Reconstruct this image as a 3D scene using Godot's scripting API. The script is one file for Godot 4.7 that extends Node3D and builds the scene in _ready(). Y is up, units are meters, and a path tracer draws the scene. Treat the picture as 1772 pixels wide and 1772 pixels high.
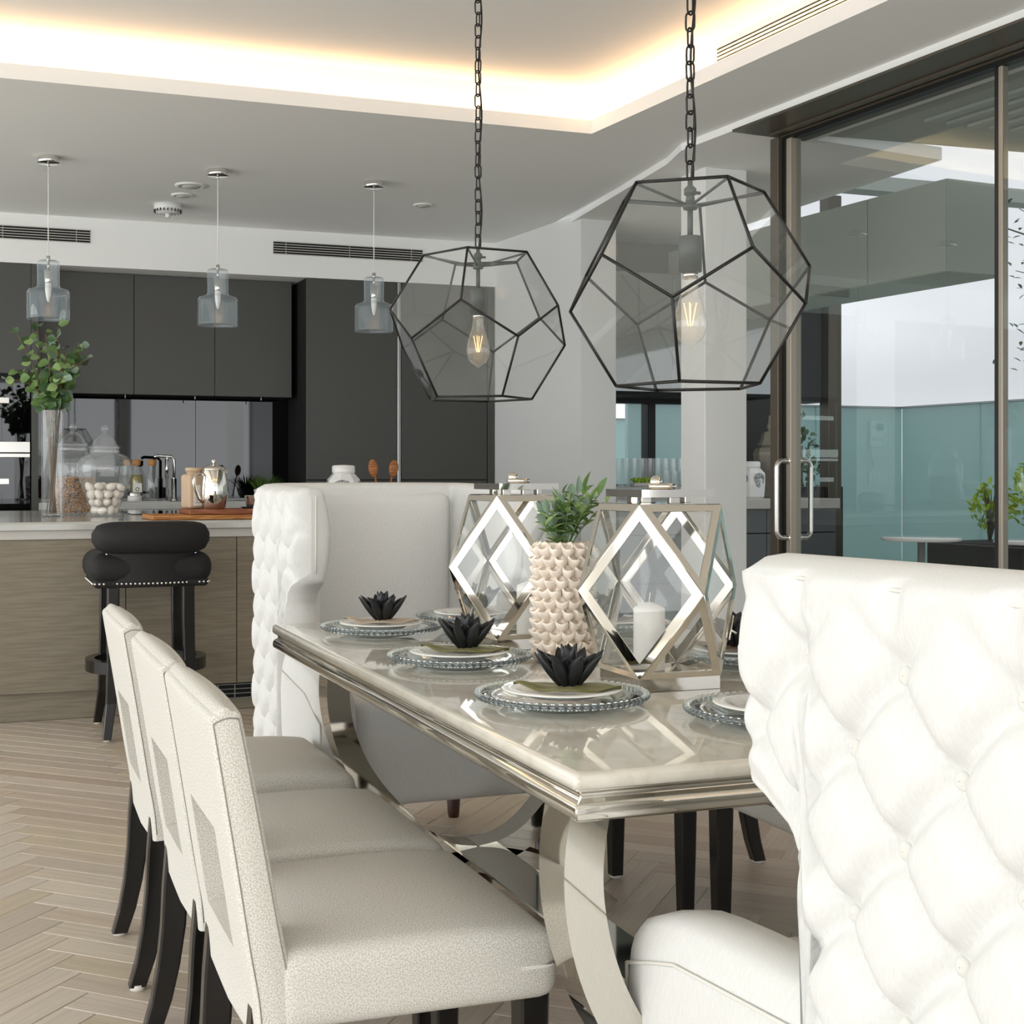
extends Node3D

var M := {}
var counts := {}
var rng := RandomNumberGenerator.new()
var wood_tex := []

# ---------------------------------------------------------------- scene order
func _ready() -> void:
	rng.seed = 7
	set_camera()
	set_light()
	make_materials()
	build_floor()
	build_ceiling()
	build_walls()
	build_door()
	build_kitchen()
	build_island()
	build_bar()
	build_terrace()
	build_table()
	build_chairs()
	build_armchairs()
	build_stool()
	build_pendants()
	build_glass_pendants()
	build_centrepiece()
	build_settings()
	build_island_things()
	build_counter_things()
	build_bar_things()

func set_camera() -> void:
	var c := Camera3D.new()
	c.name = "camera"
	c.projection = Camera3D.PROJECTION_FRUSTUM
	c.keep_aspect = Camera3D.KEEP_HEIGHT
	var near := 0.05
	c.set_frustum(near * 1772.0 / 2340.0, Vector2(near * 86.0 / 2340.0, near * -66.0 / 2340.0), near, 120.0)
	c.position = Vector3(0, 1.14, 0)
	c.rotation_degrees = Vector3(0, -20, 0)
	add_child(c)
	c.current = true

func set_light() -> void:
	var w := WorldEnvironment.new()
	w.name = "environment"
	var e := Environment.new()
	e.background_mode = Environment.BG_SKY
	e.tonemap_mode = Environment.TONE_MAPPER_LINEAR
	e.tonemap_exposure = 1.22
	e.sdfgi_enabled = true
	e.ssao_enabled = true
	e.ssil_enabled = true
	var sky := Sky.new()
	var pm := PanoramaSkyMaterial.new()
	var n := FastNoiseLite.new()
	n.seed = 11
	n.noise_type = FastNoiseLite.TYPE_SIMPLEX_SMOOTH
	n.frequency = 1.1
	n.fractal_octaves = 5
	var im := Image.create(512, 256, false, Image.FORMAT_RGBF)
	for j in 256:
		var el := PI * (0.5 - (j + 0.5) / 256.0)
		for i in 512:
			var az := TAU * (i + 0.5) / 512.0
			var d := Vector3(cos(el) * cos(az), sin(el) * 3.2, cos(el) * sin(az))
			var k := n.get_noise_3dv(d * 1.6)
			var v := 0.82 + 0.42 * k
			if el < 0.0:
				v = 0.5
			im.set_pixel(i, j, Color(v * 0.95, v * 0.995, v * 1.04))
	pm.panorama = ImageTexture.create_from_image(im)
	pm.energy_multiplier = 1.02
	sky.sky_material = pm
	e.sky = sky
	w.environment = e
	add_child(w)
	# daylight through the tall windows of the left wall and behind the camera
	for k in 6:
		daylight(Vector3(-5.06, 1.45, -8.35 + 2.6 * k), -90.0, Vector2(2.3, 2.5), DAY_LEFT)
	for k in 4:
		daylight(Vector3(-3.6 + 2.5 * k, 1.45, 5.46), 0.0, Vector2(2.2, 2.5), DAY_BACK)

const DAY_LEFT := 5.6
const DAY_BACK := 5.0

func daylight(p: Vector3, turn: float, size: Vector2, energy: float) -> void:
	var a := AreaLight3D.new()
	a.name = "window_daylight"
	a.area_size = size
	a.area_normalize_energy = true
	a.light_energy = energy
	a.light_color = Color(0.985, 0.995, 1.0)
	a.shadow_enabled = true
	a.area_range = 20.0
	a.position = p
	a.rotation_degrees = Vector3(0, turn, 0)
	add_child(a, true)

# ---------------------------------------------------------------- nodes
func numbered(called: String) -> String:
	var k: int = counts.get(called, 0)
	counts[called] = k + 1
	return called if k == 0 else "%s_%03d" % [called, k]

func tag(o: Node, label := "", category := "", group := "", kind := "") -> void:
	for pair in [["label", label], ["category", category], ["group", group], ["kind", kind]]:
		if pair[1] != "":
			o.set_meta(pair[0], pair[1])

func thing(called: String, label: String, category: String, p := Vector3.ZERO, turn := 0.0, group := "") -> Node3D:
	var o := Node3D.new()
	o.name = numbered(called)
	o.position = p
	o.rotation.y = turn
	add_child(o)
	tag(o, label, category, group)
	return o

func dup(root: Node3D, p: Vector3, turn: float, label: String) -> Node3D:
	var base_name := String(root.name)
	var cut := base_name.rfind("_")
	if cut > 0 and base_name.substr(cut + 1).is_valid_int():
		base_name = base_name.substr(0, cut)
	var r: Node3D = root.duplicate()
	r.name = numbered(base_name)
	add_child(r)
	r.position = p
	r.rotation.y = turn
	r.set_meta("label", label)
	return r

func st_new() -> SurfaceTool:
	var s := SurfaceTool.new()
	s.begin(Mesh.PRIMITIVE_TRIANGLES)
	return s

func mesh_of(s: SurfaceTool) -> ArrayMesh:
	s.generate_normals()
	s.index()
	return s.commit()

func put_mesh(called: String, m: Mesh, mat: Material, parent: Node = null, xf := Transform3D()) -> MeshInstance3D:
	var o := MeshInstance3D.new()
	o.mesh = m
	o.material_override = mat
	o.transform = xf
	if parent == null:
		o.name = numbered(called)
		add_child(o)
	else:
		o.name = called
		parent.add_child(o, true)
	return o

func obj(called: String, s: SurfaceTool, mat: Material, parent: Node = null, xf := Transform3D()) -> MeshInstance3D:
	return put_mesh(called, mesh_of(s), mat, parent, xf)

func struct(called: String, s: SurfaceTool, mat: Material, parent: Node = null) -> MeshInstance3D:
	var o := obj(called, s, mat, parent)
	if parent == null:
		o.set_meta("kind", "structure")
	return o

# ---------------------------------------------------------------- shapes
func put(s: SurfaceTool, t: PackedVector3Array, smooth := true, orient := true, uv := PackedVector2Array()) -> void:
	var flip := false
	if orient:
		var c := Vector3.ZERO
		for q in t:
			c += q
		c /= maxf(t.size(), 1)
		var vol := 0.0
		for i in range(0, t.size(), 3):
			vol += (t[i] - c).dot((t[i + 1] - c).cross(t[i + 2] - c))
		flip = vol > 0.0
	s.set_smooth_group(0 if smooth else -1)
	for i in range(0, t.size(), 3):
		for k in ([0, 2, 1] if flip else [0, 1, 2]):
			if uv.size():
				s.set_uv(uv[i + k])
			s.add_vertex(t[i + k])

func quad(t: PackedVector3Array, a: Vector3, b: Vector3, c: Vector3, d: Vector3) -> void:
	t.append(a); t.append(b); t.append(c)
	t.append(a); t.append(c); t.append(d)

func box(s: SurfaceTool, c: Vector3, size: Vector3, bev := 0.0, xf := Transform3D()) -> void:
	var h := size * 0.5
	var t := PackedVector3Array()
	var b := minf(bev, minf(h.x, minf(h.y, h.z)) * 0.9)
	if b <= 0.0:
		var p := []
		for k in 8:
			p.append(xf * (c + Vector3(h.x if k & 1 else -h.x, h.y if k & 2 else -h.y, h.z if k & 4 else -h.z)))
		for f in [[0, 1, 3, 2], [5, 4, 6, 7], [4, 0, 2, 6], [1, 5, 7, 3], [2, 3, 7, 6], [4, 5, 1, 0]]:
			quad(t, p[f[0]], p[f[1]], p[f[2]], p[f[3]])
		put(s, t, false)
		return
	var vert := func(sg: Vector3, axis: int) -> Vector3:
		var q := Vector3(sg.x * (h.x - b), sg.y * (h.y - b), sg.z * (h.z - b))
		q[axis] = sg[axis] * h[axis]
		return xf * (c + q)
	for axis in 3:
		var u := (axis + 1) % 3
		var w := (axis + 2) % 3
		for sa in [-1.0, 1.0]:
			var q := []
			for m in [[-1, -1], [1, -1], [1, 1], [-1, 1]]:
				var sg := Vector3.ZERO
				sg[axis] = sa; sg[u] = m[0]; sg[w] = m[1]
				q.append(vert.call(sg, axis))
			if sa > 0:
				quad(t, q[0], q[1], q[2], q[3])
			else:
				quad(t, q[3], q[2], q[1], q[0])
		for su in [-1.0, 1.0]:
			for sw in [-1.0, 1.0]:
				var g0 := Vector3.ZERO
				g0[axis] = -1; g0[u] = su; g0[w] = sw
				var g1 := g0
				g1[axis] = 1
				if su * sw < 0:
					quad(t, vert.call(g0, u), vert.call(g1, u), vert.call(g1, w), vert.call(g0, w))
				else:
					quad(t, vert.call(g0, w), vert.call(g1, w), vert.call(g1, u), vert.call(g0, u))
	for k in 8:
		var sg := Vector3(1 if k & 1 else -1, 1 if k & 2 else -1, 1 if k & 4 else -1)
		var three := [vert.call(sg, 0), vert.call(sg, 1), vert.call(sg, 2)]
		if sg.x * sg.y * sg.z < 0:
			three.reverse()
		for q in three:
			t.append(q)
	# the helper above winds every face outwards in one sense; put() turns it round as a whole
	put(s, t, false)

func span(s: SurfaceTool, a: Vector3, b: Vector3, bev := 0.0) -> void:
	box(s, (a + b) * 0.5, (b - a).abs(), bev)

func grid(s: SurfaceTool, rows: Array, close_u := false, close_v := false, smooth := true, orient := true, caps := false) -> void:
	var t := PackedVector3Array()
	var nr := rows.size()
	var nc: int = rows[0].size()
	for i in (nr if close_v else nr - 1):
		var ra: PackedVector3Array = rows[i]
		var rb: PackedVector3Array = rows[(i + 1) % nr]
		for j in (nc if close_u else nc - 1):
			var j2 := (j + 1) % nc
			quad(t, ra[j], ra[j2], rb[j2], rb[j])
	if caps:
		var e := 0
		for r in [rows[0], rows[nr - 1]]:
			var rr: PackedVector3Array = r
			var c := Vector3.ZERO
			for q in rr:
				c += q
			c /= rr.size()
			for j in rr.size():
				var j2 := (j + 1) % rr.size()
				if e == 0:
					t.append(c); t.append(rr[j2]); t.append(rr[j])
				else:
					t.append(c); t.append(rr[j]); t.append(rr[j2])
			e += 1
	put(s, t, smooth, orient)

func lathe(s: SurfaceTool, prof: Array, seg := 24, at := Vector3.ZERO, xf := Transform3D(), smooth := true) -> void:
	var rows := []
	for p in prof:
		var r := PackedVector3Array()
		for k in seg:
			var a := TAU * k / seg
			r.append(xf * (at + Vector3(p.x * cos(a), p.y, p.x * sin(a))))
		rows.append(r)
	grid(s, rows, true, false, smooth)

func tube(s: SurfaceTool, path: Array, rad, seg := 8, closed := false, caps := true, flat := Vector2.ONE, smooth := true) -> void:
	var n := path.size()
	var rows := []
	var nrm := Vector3.ZERO
	for i in n:
		var a: Vector3 = path[(i - 1 + n) % n] if closed or i > 0 else path[i]
		var b: Vector3 = path[(i + 1) % n] if closed or i < n - 1 else path[i]
		var d := (b - a).normalized()
		if nrm == Vector3.ZERO:
			nrm = d.cross(Vector3.UP if absf(d.y) < 0.9 else Vector3.RIGHT).normalized()
		nrm = (nrm - d * nrm.dot(d)).normalized()
		var bin := d.cross(nrm)
		var r: float = rad[i] if rad is Array else rad
		var ring := PackedVector3Array()
		for k in seg:
			var an := TAU * (k + 0.5) / seg
			ring.append(path[i] + nrm * cos(an) * r * flat.x + bin * sin(an) * r * flat.y)
		rows.append(ring)
	grid(s, rows, true, closed, smooth, true, caps and not closed)

func ball(s: SurfaceTool, c: Vector3, r: Vector3, seg := 12, rings := 8, b := Basis()) -> void:
	var prof := []
	for i in rings + 1:
		var a := PI * i / rings
		prof.append(Vector2(maxf(sin(a), 0.0005), -cos(a)))
	lathe(s, prof, seg, Vector3.ZERO, Transform3D(b * Basis.from_scale(r), c))

func torus(s: SurfaceTool, c: Vector3, R: float, r: float, seg := 24, sub := 8, b := Basis(), sy := 1.0) -> void:
	var rows := []
	for i in seg:
		var a := TAU * i / seg
		var row := PackedVector3Array()
		for k in sub:
			var q := TAU * k / sub
			row.append(c + b * Vector3((R + r * cos(q)) * cos(a), r * sin(q) * sy, (R + r * cos(q)) * sin(a)))
		rows.append(row)
	grid(s, rows, true, true)

func prism(s: SurfaceTool, poly: PackedVector2Array, y0: float, y1: float, xf := Transform3D()) -> void:
	# polygon in x,z, standing from y0 to y1
	var idx := Geometry2D.triangulate_polygon(poly)
	var t := PackedVector3Array()
	var area := 0.0
	for i in poly.size():
		area += poly[i].cross(poly[(i + 1) % poly.size()])
	for i in range(0, idx.size(), 3):
		var a := poly[idx[i]]
		var b := poly[idx[i + 1]]
		var c := poly[idx[i + 2]]
		if (b - a).cross(c - a) * area < 0:
			var k := b
			b = c
			c = k
		t.append(xf * Vector3(a.x, y1, a.y)); t.append(xf * Vector3(b.x, y1, b.y)); t.append(xf * Vector3(c.x, y1, c.y))
		t.append(xf * Vector3(a.x, y0, a.y)); t.append(xf * Vector3(c.x, y0, c.y)); t.append(xf * Vector3(b.x, y0, b.y))
	for i in poly.size():
		var a := poly[i]
		var b := poly[(i + 1) % poly.size()]
		quad(t, xf * Vector3(a.x, y0, a.y), xf * Vector3(b.x, y0, b.y), xf * Vector3(b.x, y1, b.y), xf * Vector3(a.x, y1, a.y))
	put(s, t, false)

func axis_list(h: float, r: float, n: int) -> Array:
	var l := []
	for k in [0.0, 0.25, 0.6]:
		l.append(-h + r * k)
	for k in n + 1:
		l.append(lerpf(-h + r, h - r, float(k) / n))
	for k in [0.6, 0.25, 0.0]:
		l.append(h - r * k)
	return l

func rbox(s: SurfaceTool, c: Vector3, half: Vector3, r: float, n := 6, deform = null, xf := Transform3D()) -> void:
	# a rounded box of shared vertices; deform(point, half) may bend it
	r = minf(r, minf(half.x, minf(half.y, half.z)) * 0.98)
	var L := [axis_list(half.x, r, n), axis_list(half.y, r, n), axis_list(half.z, r, n)]
	var inner := half - Vector3(r, r, r)
	var t := PackedVector3Array()
	for axis in 3:
		var u := (axis + 1) % 3
		var w := (axis + 2) % 3
		for sa in [-1.0, 1.0]:
			var rows := []
			for a in L[u]:
				var row := PackedVector3Array()
				for b in L[w]:
					var q := Vector3.ZERO
					q[axis] = sa * half[axis]; q[u] = a; q[w] = b
					var k := q.clamp(-inner, inner)
					var p := k + (q - k).normalized() * r
					if deform != null:
						p = deform.call(p, half)
					row.append(xf * (c + p))
				rows.append(row)
			for i in rows.size() - 1:
				for j in rows[0].size() - 1:
					if sa > 0:
						quad(t, rows[i][j], rows[i + 1][j], rows[i + 1][j + 1], rows[i][j + 1])
					else:
						quad(t, rows[i][j], rows[i][j + 1], rows[i + 1][j + 1], rows[i + 1][j])
	put(s, t, true)

func leaf_mesh(length: float, width: float, cup: float, curl: float, point := 1.0, n := 6, m := 4, thick := 0.0) -> ArrayMesh:
	# a leaf or petal that starts at the origin and grows along +y, its face towards +z
	var s := st_new()
	var faces := []
	for side in ([1.0, -1.0] if thick > 0.0 else [0.0]):
		var rows := []
		for i in n + 1:
			var v := float(i) / n
			var hw := width * 0.5 * pow(maxf(sin(PI * pow(v, point)), 0.0), 0.75)
			if i == 0:
				hw = maxf(hw, width * 0.09)
			var row := PackedVector3Array()
			for j in m + 1:
				var x := 2.0 * j / m - 1.0
				var edge := 1.0 - x * x * (0.0 if i < n else 1.0)
				row.append(Vector3(x * hw, length * (v - 0.12 * curl * v * v * v), cup * hw * x * x * 1.0 - curl * length * v * v * 0.6 + side * thick * edge * (1.0 - pow(absf(x), 3.0))))
			rows.append(row)
		faces.append(rows)
	if thick > 0.0:
		var back: Array = faces[1]
		grid(s, faces[0], false, false, true, false)
		var rev := []
		for row in back:
			var q: PackedVector3Array = row
			q.reverse()
			rev.append(q)
		grid(s, rev, false, false, true, false)
	else:
		grid(s, faces[0], false, false, true, false)
	return mesh_of(s)

func look_basis(up: Vector3, face: Vector3) -> Basis:
	var y := up.normalized()
	var z := (face - y * face.dot(y))
	if z.length() < 1e-4:
		z = y.cross(Vector3(0.3, 0.5, 0.8))
	z = z.normalized()
	return Basis(y.cross(z), y, z)

# ---------------------------------------------------------------- materials
func noise_tex(freq: float, oct := 4, size := 512, as_normal := false, strength := 4.0, ramp: Gradient = null, kind := FastNoiseLite.TYPE_SIMPLEX_SMOOTH, sd := 3) -> NoiseTexture2D:
	var n := FastNoiseLite.new()
	n.seed = sd
	n.noise_type = kind
	n.frequency = freq
	n.fractal_octaves = oct
	var t := NoiseTexture2D.new()
	t.width = size
	t.height = size
	t.seamless = true
	t.noise = n
	t.as_normal_map = as_normal
	t.bump_strength = strength
	if ramp:
		t.color_ramp = ramp
	return t

func ramp2(a: Color, b: Color, lo := 0.0, hi := 1.0) -> Gradient:
	var g := Gradient.new()
	g.offsets = PackedFloat32Array([lo, hi])
	g.colors = PackedColorArray([a, b])
	return g

func mat(called: String, c: Color, rough := 0.5, metal := 0.0) -> StandardMaterial3D:
	var m := StandardMaterial3D.new()
	m.resource_name = called
	m.albedo_color = c
	m.roughness = rough
	m.metallic = metal
	M[called] = m
	return m

func tri(m: StandardMaterial3D, sc: Vector3) -> void:
	m.uv1_triplanar = true
	m.uv1_scale = sc
	m.uv1_triplanar_sharpness = 4.0

func glass(called: String, c: Color, a: float) -> StandardMaterial3D:
	var m := mat(called, Color(c.r, c.g, c.b, a), 0.0)
	m.transparency = BaseMaterial3D.TRANSPARENCY_ALPHA
	m.cull_mode = BaseMaterial3D.CULL_DISABLED
	return m

func h(code: String) -> Color:
	return Color.html(code)

func make_materials() -> void:
	mat("ceiling", h("efefec"), 0.9)
	mat("wall", h("dfe0de"), 0.85)
	mat("white_paint", h("e6e6e3"), 0.7)
	mat("grout", h("e6dfd2"), 0.8)
	# kitchen
	mat("graphite", h("42423e"), 0.42)
	mat("graphite_dark", h("232320"), 0.5)
	mat("gap", h("0c0c0b"), 0.8)
	mat("worktop", h("b9b9b4"), 0.12)
	mat("worktop_bar", h("b4b2ac"), 0.2)
	mat("black_glass", h("040405"), 0.02)
	mat("drawer", h("5b5e60"), 0.4)
	mat("steel", h("c9c7c2"), 0.28, 1.0)
	mat("alu", h("9fa3a2"), 0.35, 0.9)
	var isl := mat("island_wood", h("8f887a"), 0.45)
	var ig := noise_tex(0.02, 5, 512, false, 1.0, ramp2(h("d9d3c7"), h("efebe3"), 0.25, 0.75), FastNoiseLite.TYPE_SIMPLEX_SMOOTH, 5)
	isl.albedo_texture = ig
	tri(isl, Vector3(0.35, 5.5, 5.5))
	isl.heightmap_enabled = true
	isl.heightmap_texture = ig
	isl.heightmap_scale = 0.02
	# metals
	mat("chrome", h("e4e2de"), 0.03, 1.0)
	mat("nickel", h("d9d3c9"), 0.06, 1.0)
	mat("table_steel", h("d5d1c8"), 0.035, 1.0)
	mat("brushed", h("d8d6d0"), 0.3, 1.0)
	mat("bronze", h("5d564b"), 0.35, 0.35)
	mat("bronze_light", h("a39b8d"), 0.35, 0.3)
	mat("gasket", h("0e0f10"), 0.4)
	mat("black_metal", h("161513"), 0.4, 0.3)
	mat("grey_metal", h("3f4441"), 0.45, 0.3)
	# black wood and leather
	mat("black_wood", h("14120f"), 0.22)
	mat("black_cloth", h("141213"), 0.75)
	mat("black_ceramic", h("15171a"), 0.42)
	mat("foot_wood", h("3a1f16"), 0.35)
	mat("felt", h("e2ddd4"), 0.9)
	# cloths
	var linen := mat("linen", h("dad9d5"), 0.95)
	linen.albedo_texture = noise_tex(0.085, 5, 512, false, 1.0, ramp2(h("dcd6ca"), h("ffffff"), 0.28, 0.62), FastNoiseLite.TYPE_SIMPLEX_SMOOTH, 9)
	linen.normal_enabled = true
	linen.normal_texture = noise_tex(0.2, 3, 512, true, 5.0, null, FastNoiseLite.TYPE_SIMPLEX, 10)
	linen.normal_scale = 0.3
	tri(linen, Vector3(7, 7, 7))
	var vel := mat("crinkle", h("dadad8"), 0.9)
	vel.albedo_texture = noise_tex(0.03, 4, 512, false, 1.0, ramp2(h("fafaf8"), h("ffffff"), 0.3, 0.7), FastNoiseLite.TYPE_SIMPLEX_SMOOTH, 12)
	vel.normal_enabled = true
	vel.normal_texture = noise_tex(0.05, 4, 512, true, 7.0, null, FastNoiseLite.TYPE_SIMPLEX_SMOOTH, 13)
	vel.normal_scale = 0.22
	tri(vel, Vector3(16, 2.2, 16))
	mat("piping", h("d9d7d0"), 0.9)
	mat("seam", h("8e8a80"), 0.95)
	mat("button", h("d6d5cf"), 0.9)
	var sat := mat("satin_olive", h("6d6a38"), 0.38)
	sat.rim_enabled = true
	sat.rim = 0.5
	var sat2 := mat("satin_taupe", h("b9a690"), 0.36)
	sat2.rim_enabled = true
	sat2.rim = 0.5
	mat("satin_brown", h("8b7664"), 0.36)
	# stones
	var marble := mat("marble", h("e4e1da"), 0.04)
	var mg := Gradient.new()
	mg.offsets = PackedFloat32Array([0.0, 0.38, 0.5, 0.58, 1.0])
	mg.colors = PackedColorArray([h("f6f5f0"), h("f0eee8"), h("e8e5dd"), h("f2f0ea"), h("fbfaf6")])
	marble.albedo_texture = noise_tex(0.008, 5, 512, false, 1.0, mg, FastNoiseLite.TYPE_SIMPLEX_SMOOTH, 21)
	marble.uv1_offset = Vector3(0.3, 0.1, 0.2)
	tri(marble, Vector3(1.6, 1.0, 0.7))
	marble.clearcoat_enabled = true
	marble.clearcoat = 0.6
	marble.clearcoat_roughness = 0.02
	mat("porcelain", h("efeeea"), 0.08)
	var cup := mat("cream_ceramic", h("efe2d3"), 0.35)
	cup.clearcoat_enabled = true
	cup.clearcoat = 0.3
	mat("stone_grey", h("c9c6c0"), 0.8)
	mat("wax", h("efede8"), 0.5)
	M.wax.subsurf_scatter_enabled = true
	M.wax.subsurf_scatter_strength = 0.2
	mat("wick", h("d8d2c4"), 0.9)
	# glass
	glass("pane", h("dfe6e2"), 0.05)
	glass("smoked_pane", h("a4aaa6"), 0.10)
	glass("clear_glass", h("e8eeee"), 0.05)
	glass("vessel", h("d5dddc"), 0.1)
	glass("blue_glass", h("b4c8d0"), 0.16)
	glass("lantern_glass", h("cdd8d2"), 0.08)
	glass("bulb_glass", h("f0e2c0"), 0.07)
	var cg := mat("crystal", Color(0.93, 0.96, 0.96, 0.04), 0.02)
	cg.refraction_enabled = true
	cg.refraction_scale = 0.05
	cg.transparency = BaseMaterial3D.TRANSPARENCY_ALPHA
	var coat := mat("solar_glass", Color(0.5, 0.55, 0.55, 0.3), 0.0, 1.0)
	coat.transparency = BaseMaterial3D.TRANSPARENCY_ALPHA
	coat.cull_mode = BaseMaterial3D.CULL_DISABLED
	var one := Image.create(4, 4, false, Image.FORMAT_RGBA8)
	one.fill(Color.WHITE)
	coat.albedo_texture = ImageTexture.create_from_image(one)
	mat("mirror_grey", h("8b8f8e"), 0.03, 0.9)
	# leaves
	for p in [["leaf_green", "5d7a3e"], ["leaf_light", "8fa86a"], ["leaf_grey", "7d9480"], ["leaf_dark", "3f5c35"], ["leaf_lime", "9fbf3a"], ["grass_green", "4d6b2c"]]:
		var lm := mat(p[0], h(p[1]), 0.5)
		lm.cull_mode = BaseMaterial3D.CULL_DISABLED
		lm.backlight_enabled = true
		lm.backlight = h(p[1]) * 0.5
	mat("stem", h("6a5138"), 0.7)
	mat("bark", h("5d564d"), 0.85)
	# small things
	mat("cork", h("b98550"), 0.85)
	mat("paper", h("e6e4df"), 0.7)
	mat("kraft", h("c2a88c"), 0.6)
	mat("oil", h("8a7a22"), 0.1)
	mat("egg", h("efe6da"), 0.45)
	mat("grain", h("c08a4a"), 0.7)
	mat("grain_dark", h("7a4a20"), 0.7)
	for p in [["oak_board", "c58a4c"], ["walnut_board", "9a5a35"], ["spoon_wood", "b9793f"], ["crate_wood", "7a4a30"]]:
		var wm := mat(p[0], h(p[1]), 0.5)
		wm.albedo_texture = noise_tex(0.02, 4, 256, false, 1.0, ramp2(h("c9b8a4"), h("ffffff"), 0.3, 0.7), FastNoiseLite.TYPE_SIMPLEX_SMOOTH, 31)
		tri(wm, Vector3(1.2, 14, 14))
	mat("ink", h("26292b"), 0.3)
	mat("urn", h("8d887b"), 0.14)
	mat("led", h("ffd9a8"), 0.5)
	M.led.emission_enabled = true
	M.led.emission = h("ffd2a0")
	M.led.emission_energy_multiplier = 3.0
	mat("filament", h("ffcf8a"), 0.5)
	M.filament.emission_enabled = true
	M.filament.emission = h("ffc27a")
	M.filament.emission_energy_multiplier = 2.2
	# terrace
	mat("parapet", h("b9d0ce"), 0.3)
	M.parapet.backlight_enabled = true
	M.parapet.backlight = h("d0e8e6")
	mat("render", h("b3bab2"), 0.8)
	mat("cladding", h("a9b0a6"), 0.6)
	mat("paving", h("9c9c98"), 0.8)
	mat("planter_dark", h("2b2b2c"), 0.6)
	# floor: wood in a few tones, grain along u
	var gn := FastNoiseLite.new()
	gn.seed = 41
	gn.noise_type = FastNoiseLite.TYPE_SIMPLEX_SMOOTH
	gn.frequency = 1.0
	gn.fractal_octaves = 4
	var tones := [h("cfc3b4"), h("c7b9aa"), h("d5cabb"), h("c4b8ab"), h("cabda9"), h("d2c6ba"), h("bfb0a1"), h("d0c5b9")]
	for k in 8:
		var im := Image.create(256, 96, false, Image.FORMAT_RGB8)
		for j in 96:
			for i in 256:
				var u := i / 256.0
				var v := j / 96.0
				var wob := 0.12 * gn.get_noise_3d(u * 1.5, v * 0.8, k * 9.1)
				var ring := gn.get_noise_3d(u * 0.9 + k, (v + wob) * 9.0, k * 3.7)
				var fine := gn.get_noise_3d(u * 5.0, v * 70.0, k * 5.3 + 40.0)
				var val := 0.93 + 0.07 * ring + 0.06 * fine
				im.set_pixel(i, j, Color(val, val * 0.995, val * 0.985))
		var fm := mat("plank_%d" % k, tones[k], 0.42)
		fm.albedo_texture = ImageTexture.create_from_image(im)
		wood_tex.append(fm)

# ---------------------------------------------------------------- the room
const CEIL := 2.88

func glass_x(z: float) -> float:
	return 3.824 + 0.08255 * (z + 5.864)

func plank_mesh(L: float, W: float, u0: float, v0: float) -> ArrayMesh:
	# 12 + 8 triangles: a board with eased edges; u runs along the grain
	var s := st_new()
	var b := 0.0016
	var g := 0.0011
	var hx := L * 0.5 - g
	var hz := W * 0.5 - g
	var low := []
	var up := []
	for m in [[-1, -1], [1, -1], [1, 1], [-1, 1]]:
		low.append(Vector3(m[0] * hx, 0.0015, m[1] * hz))
		up.append(Vector3(m[0] * (hx - b), 0.004, m[1] * (hz - b)))
	var t := PackedVector3Array()
	quad(t, up[0], up[1], up[2], up[3])
	for k in 4:
		quad(t, low[k], low[(k + 1) % 4], up[(k + 1) % 4], up[k])
	var uv := PackedVector2Array()
	for q in t:
		uv.append(Vector2(u0 + (q.x / L + 0.5) * 0.9, v0 + (q.z / W + 0.5) * 0.8))
	s.set_smooth_group(-1)
	for i in range(0, t.size(), 3):
		for k in [0, 1, 2]:
			s.set_uv(uv[i + k])
			s.add_vertex(t[i + k])
	return mesh_of(s)

func in_view(p: Vector3) -> bool:
	var y := deg_to_rad(20.0)
	var d := p.x * sin(y) - p.z * cos(y)
	if d < 0.4:
		return false
	var a := p.x * cos(y) + p.z * sin(y)
	var u := 800.0 + 2340.0 * a / d
	var v := 820.0 + 2340.0 * (1.14 - p.y) / d
	return u > -60 and u < 1830 and v < 1830 and v > 0

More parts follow.
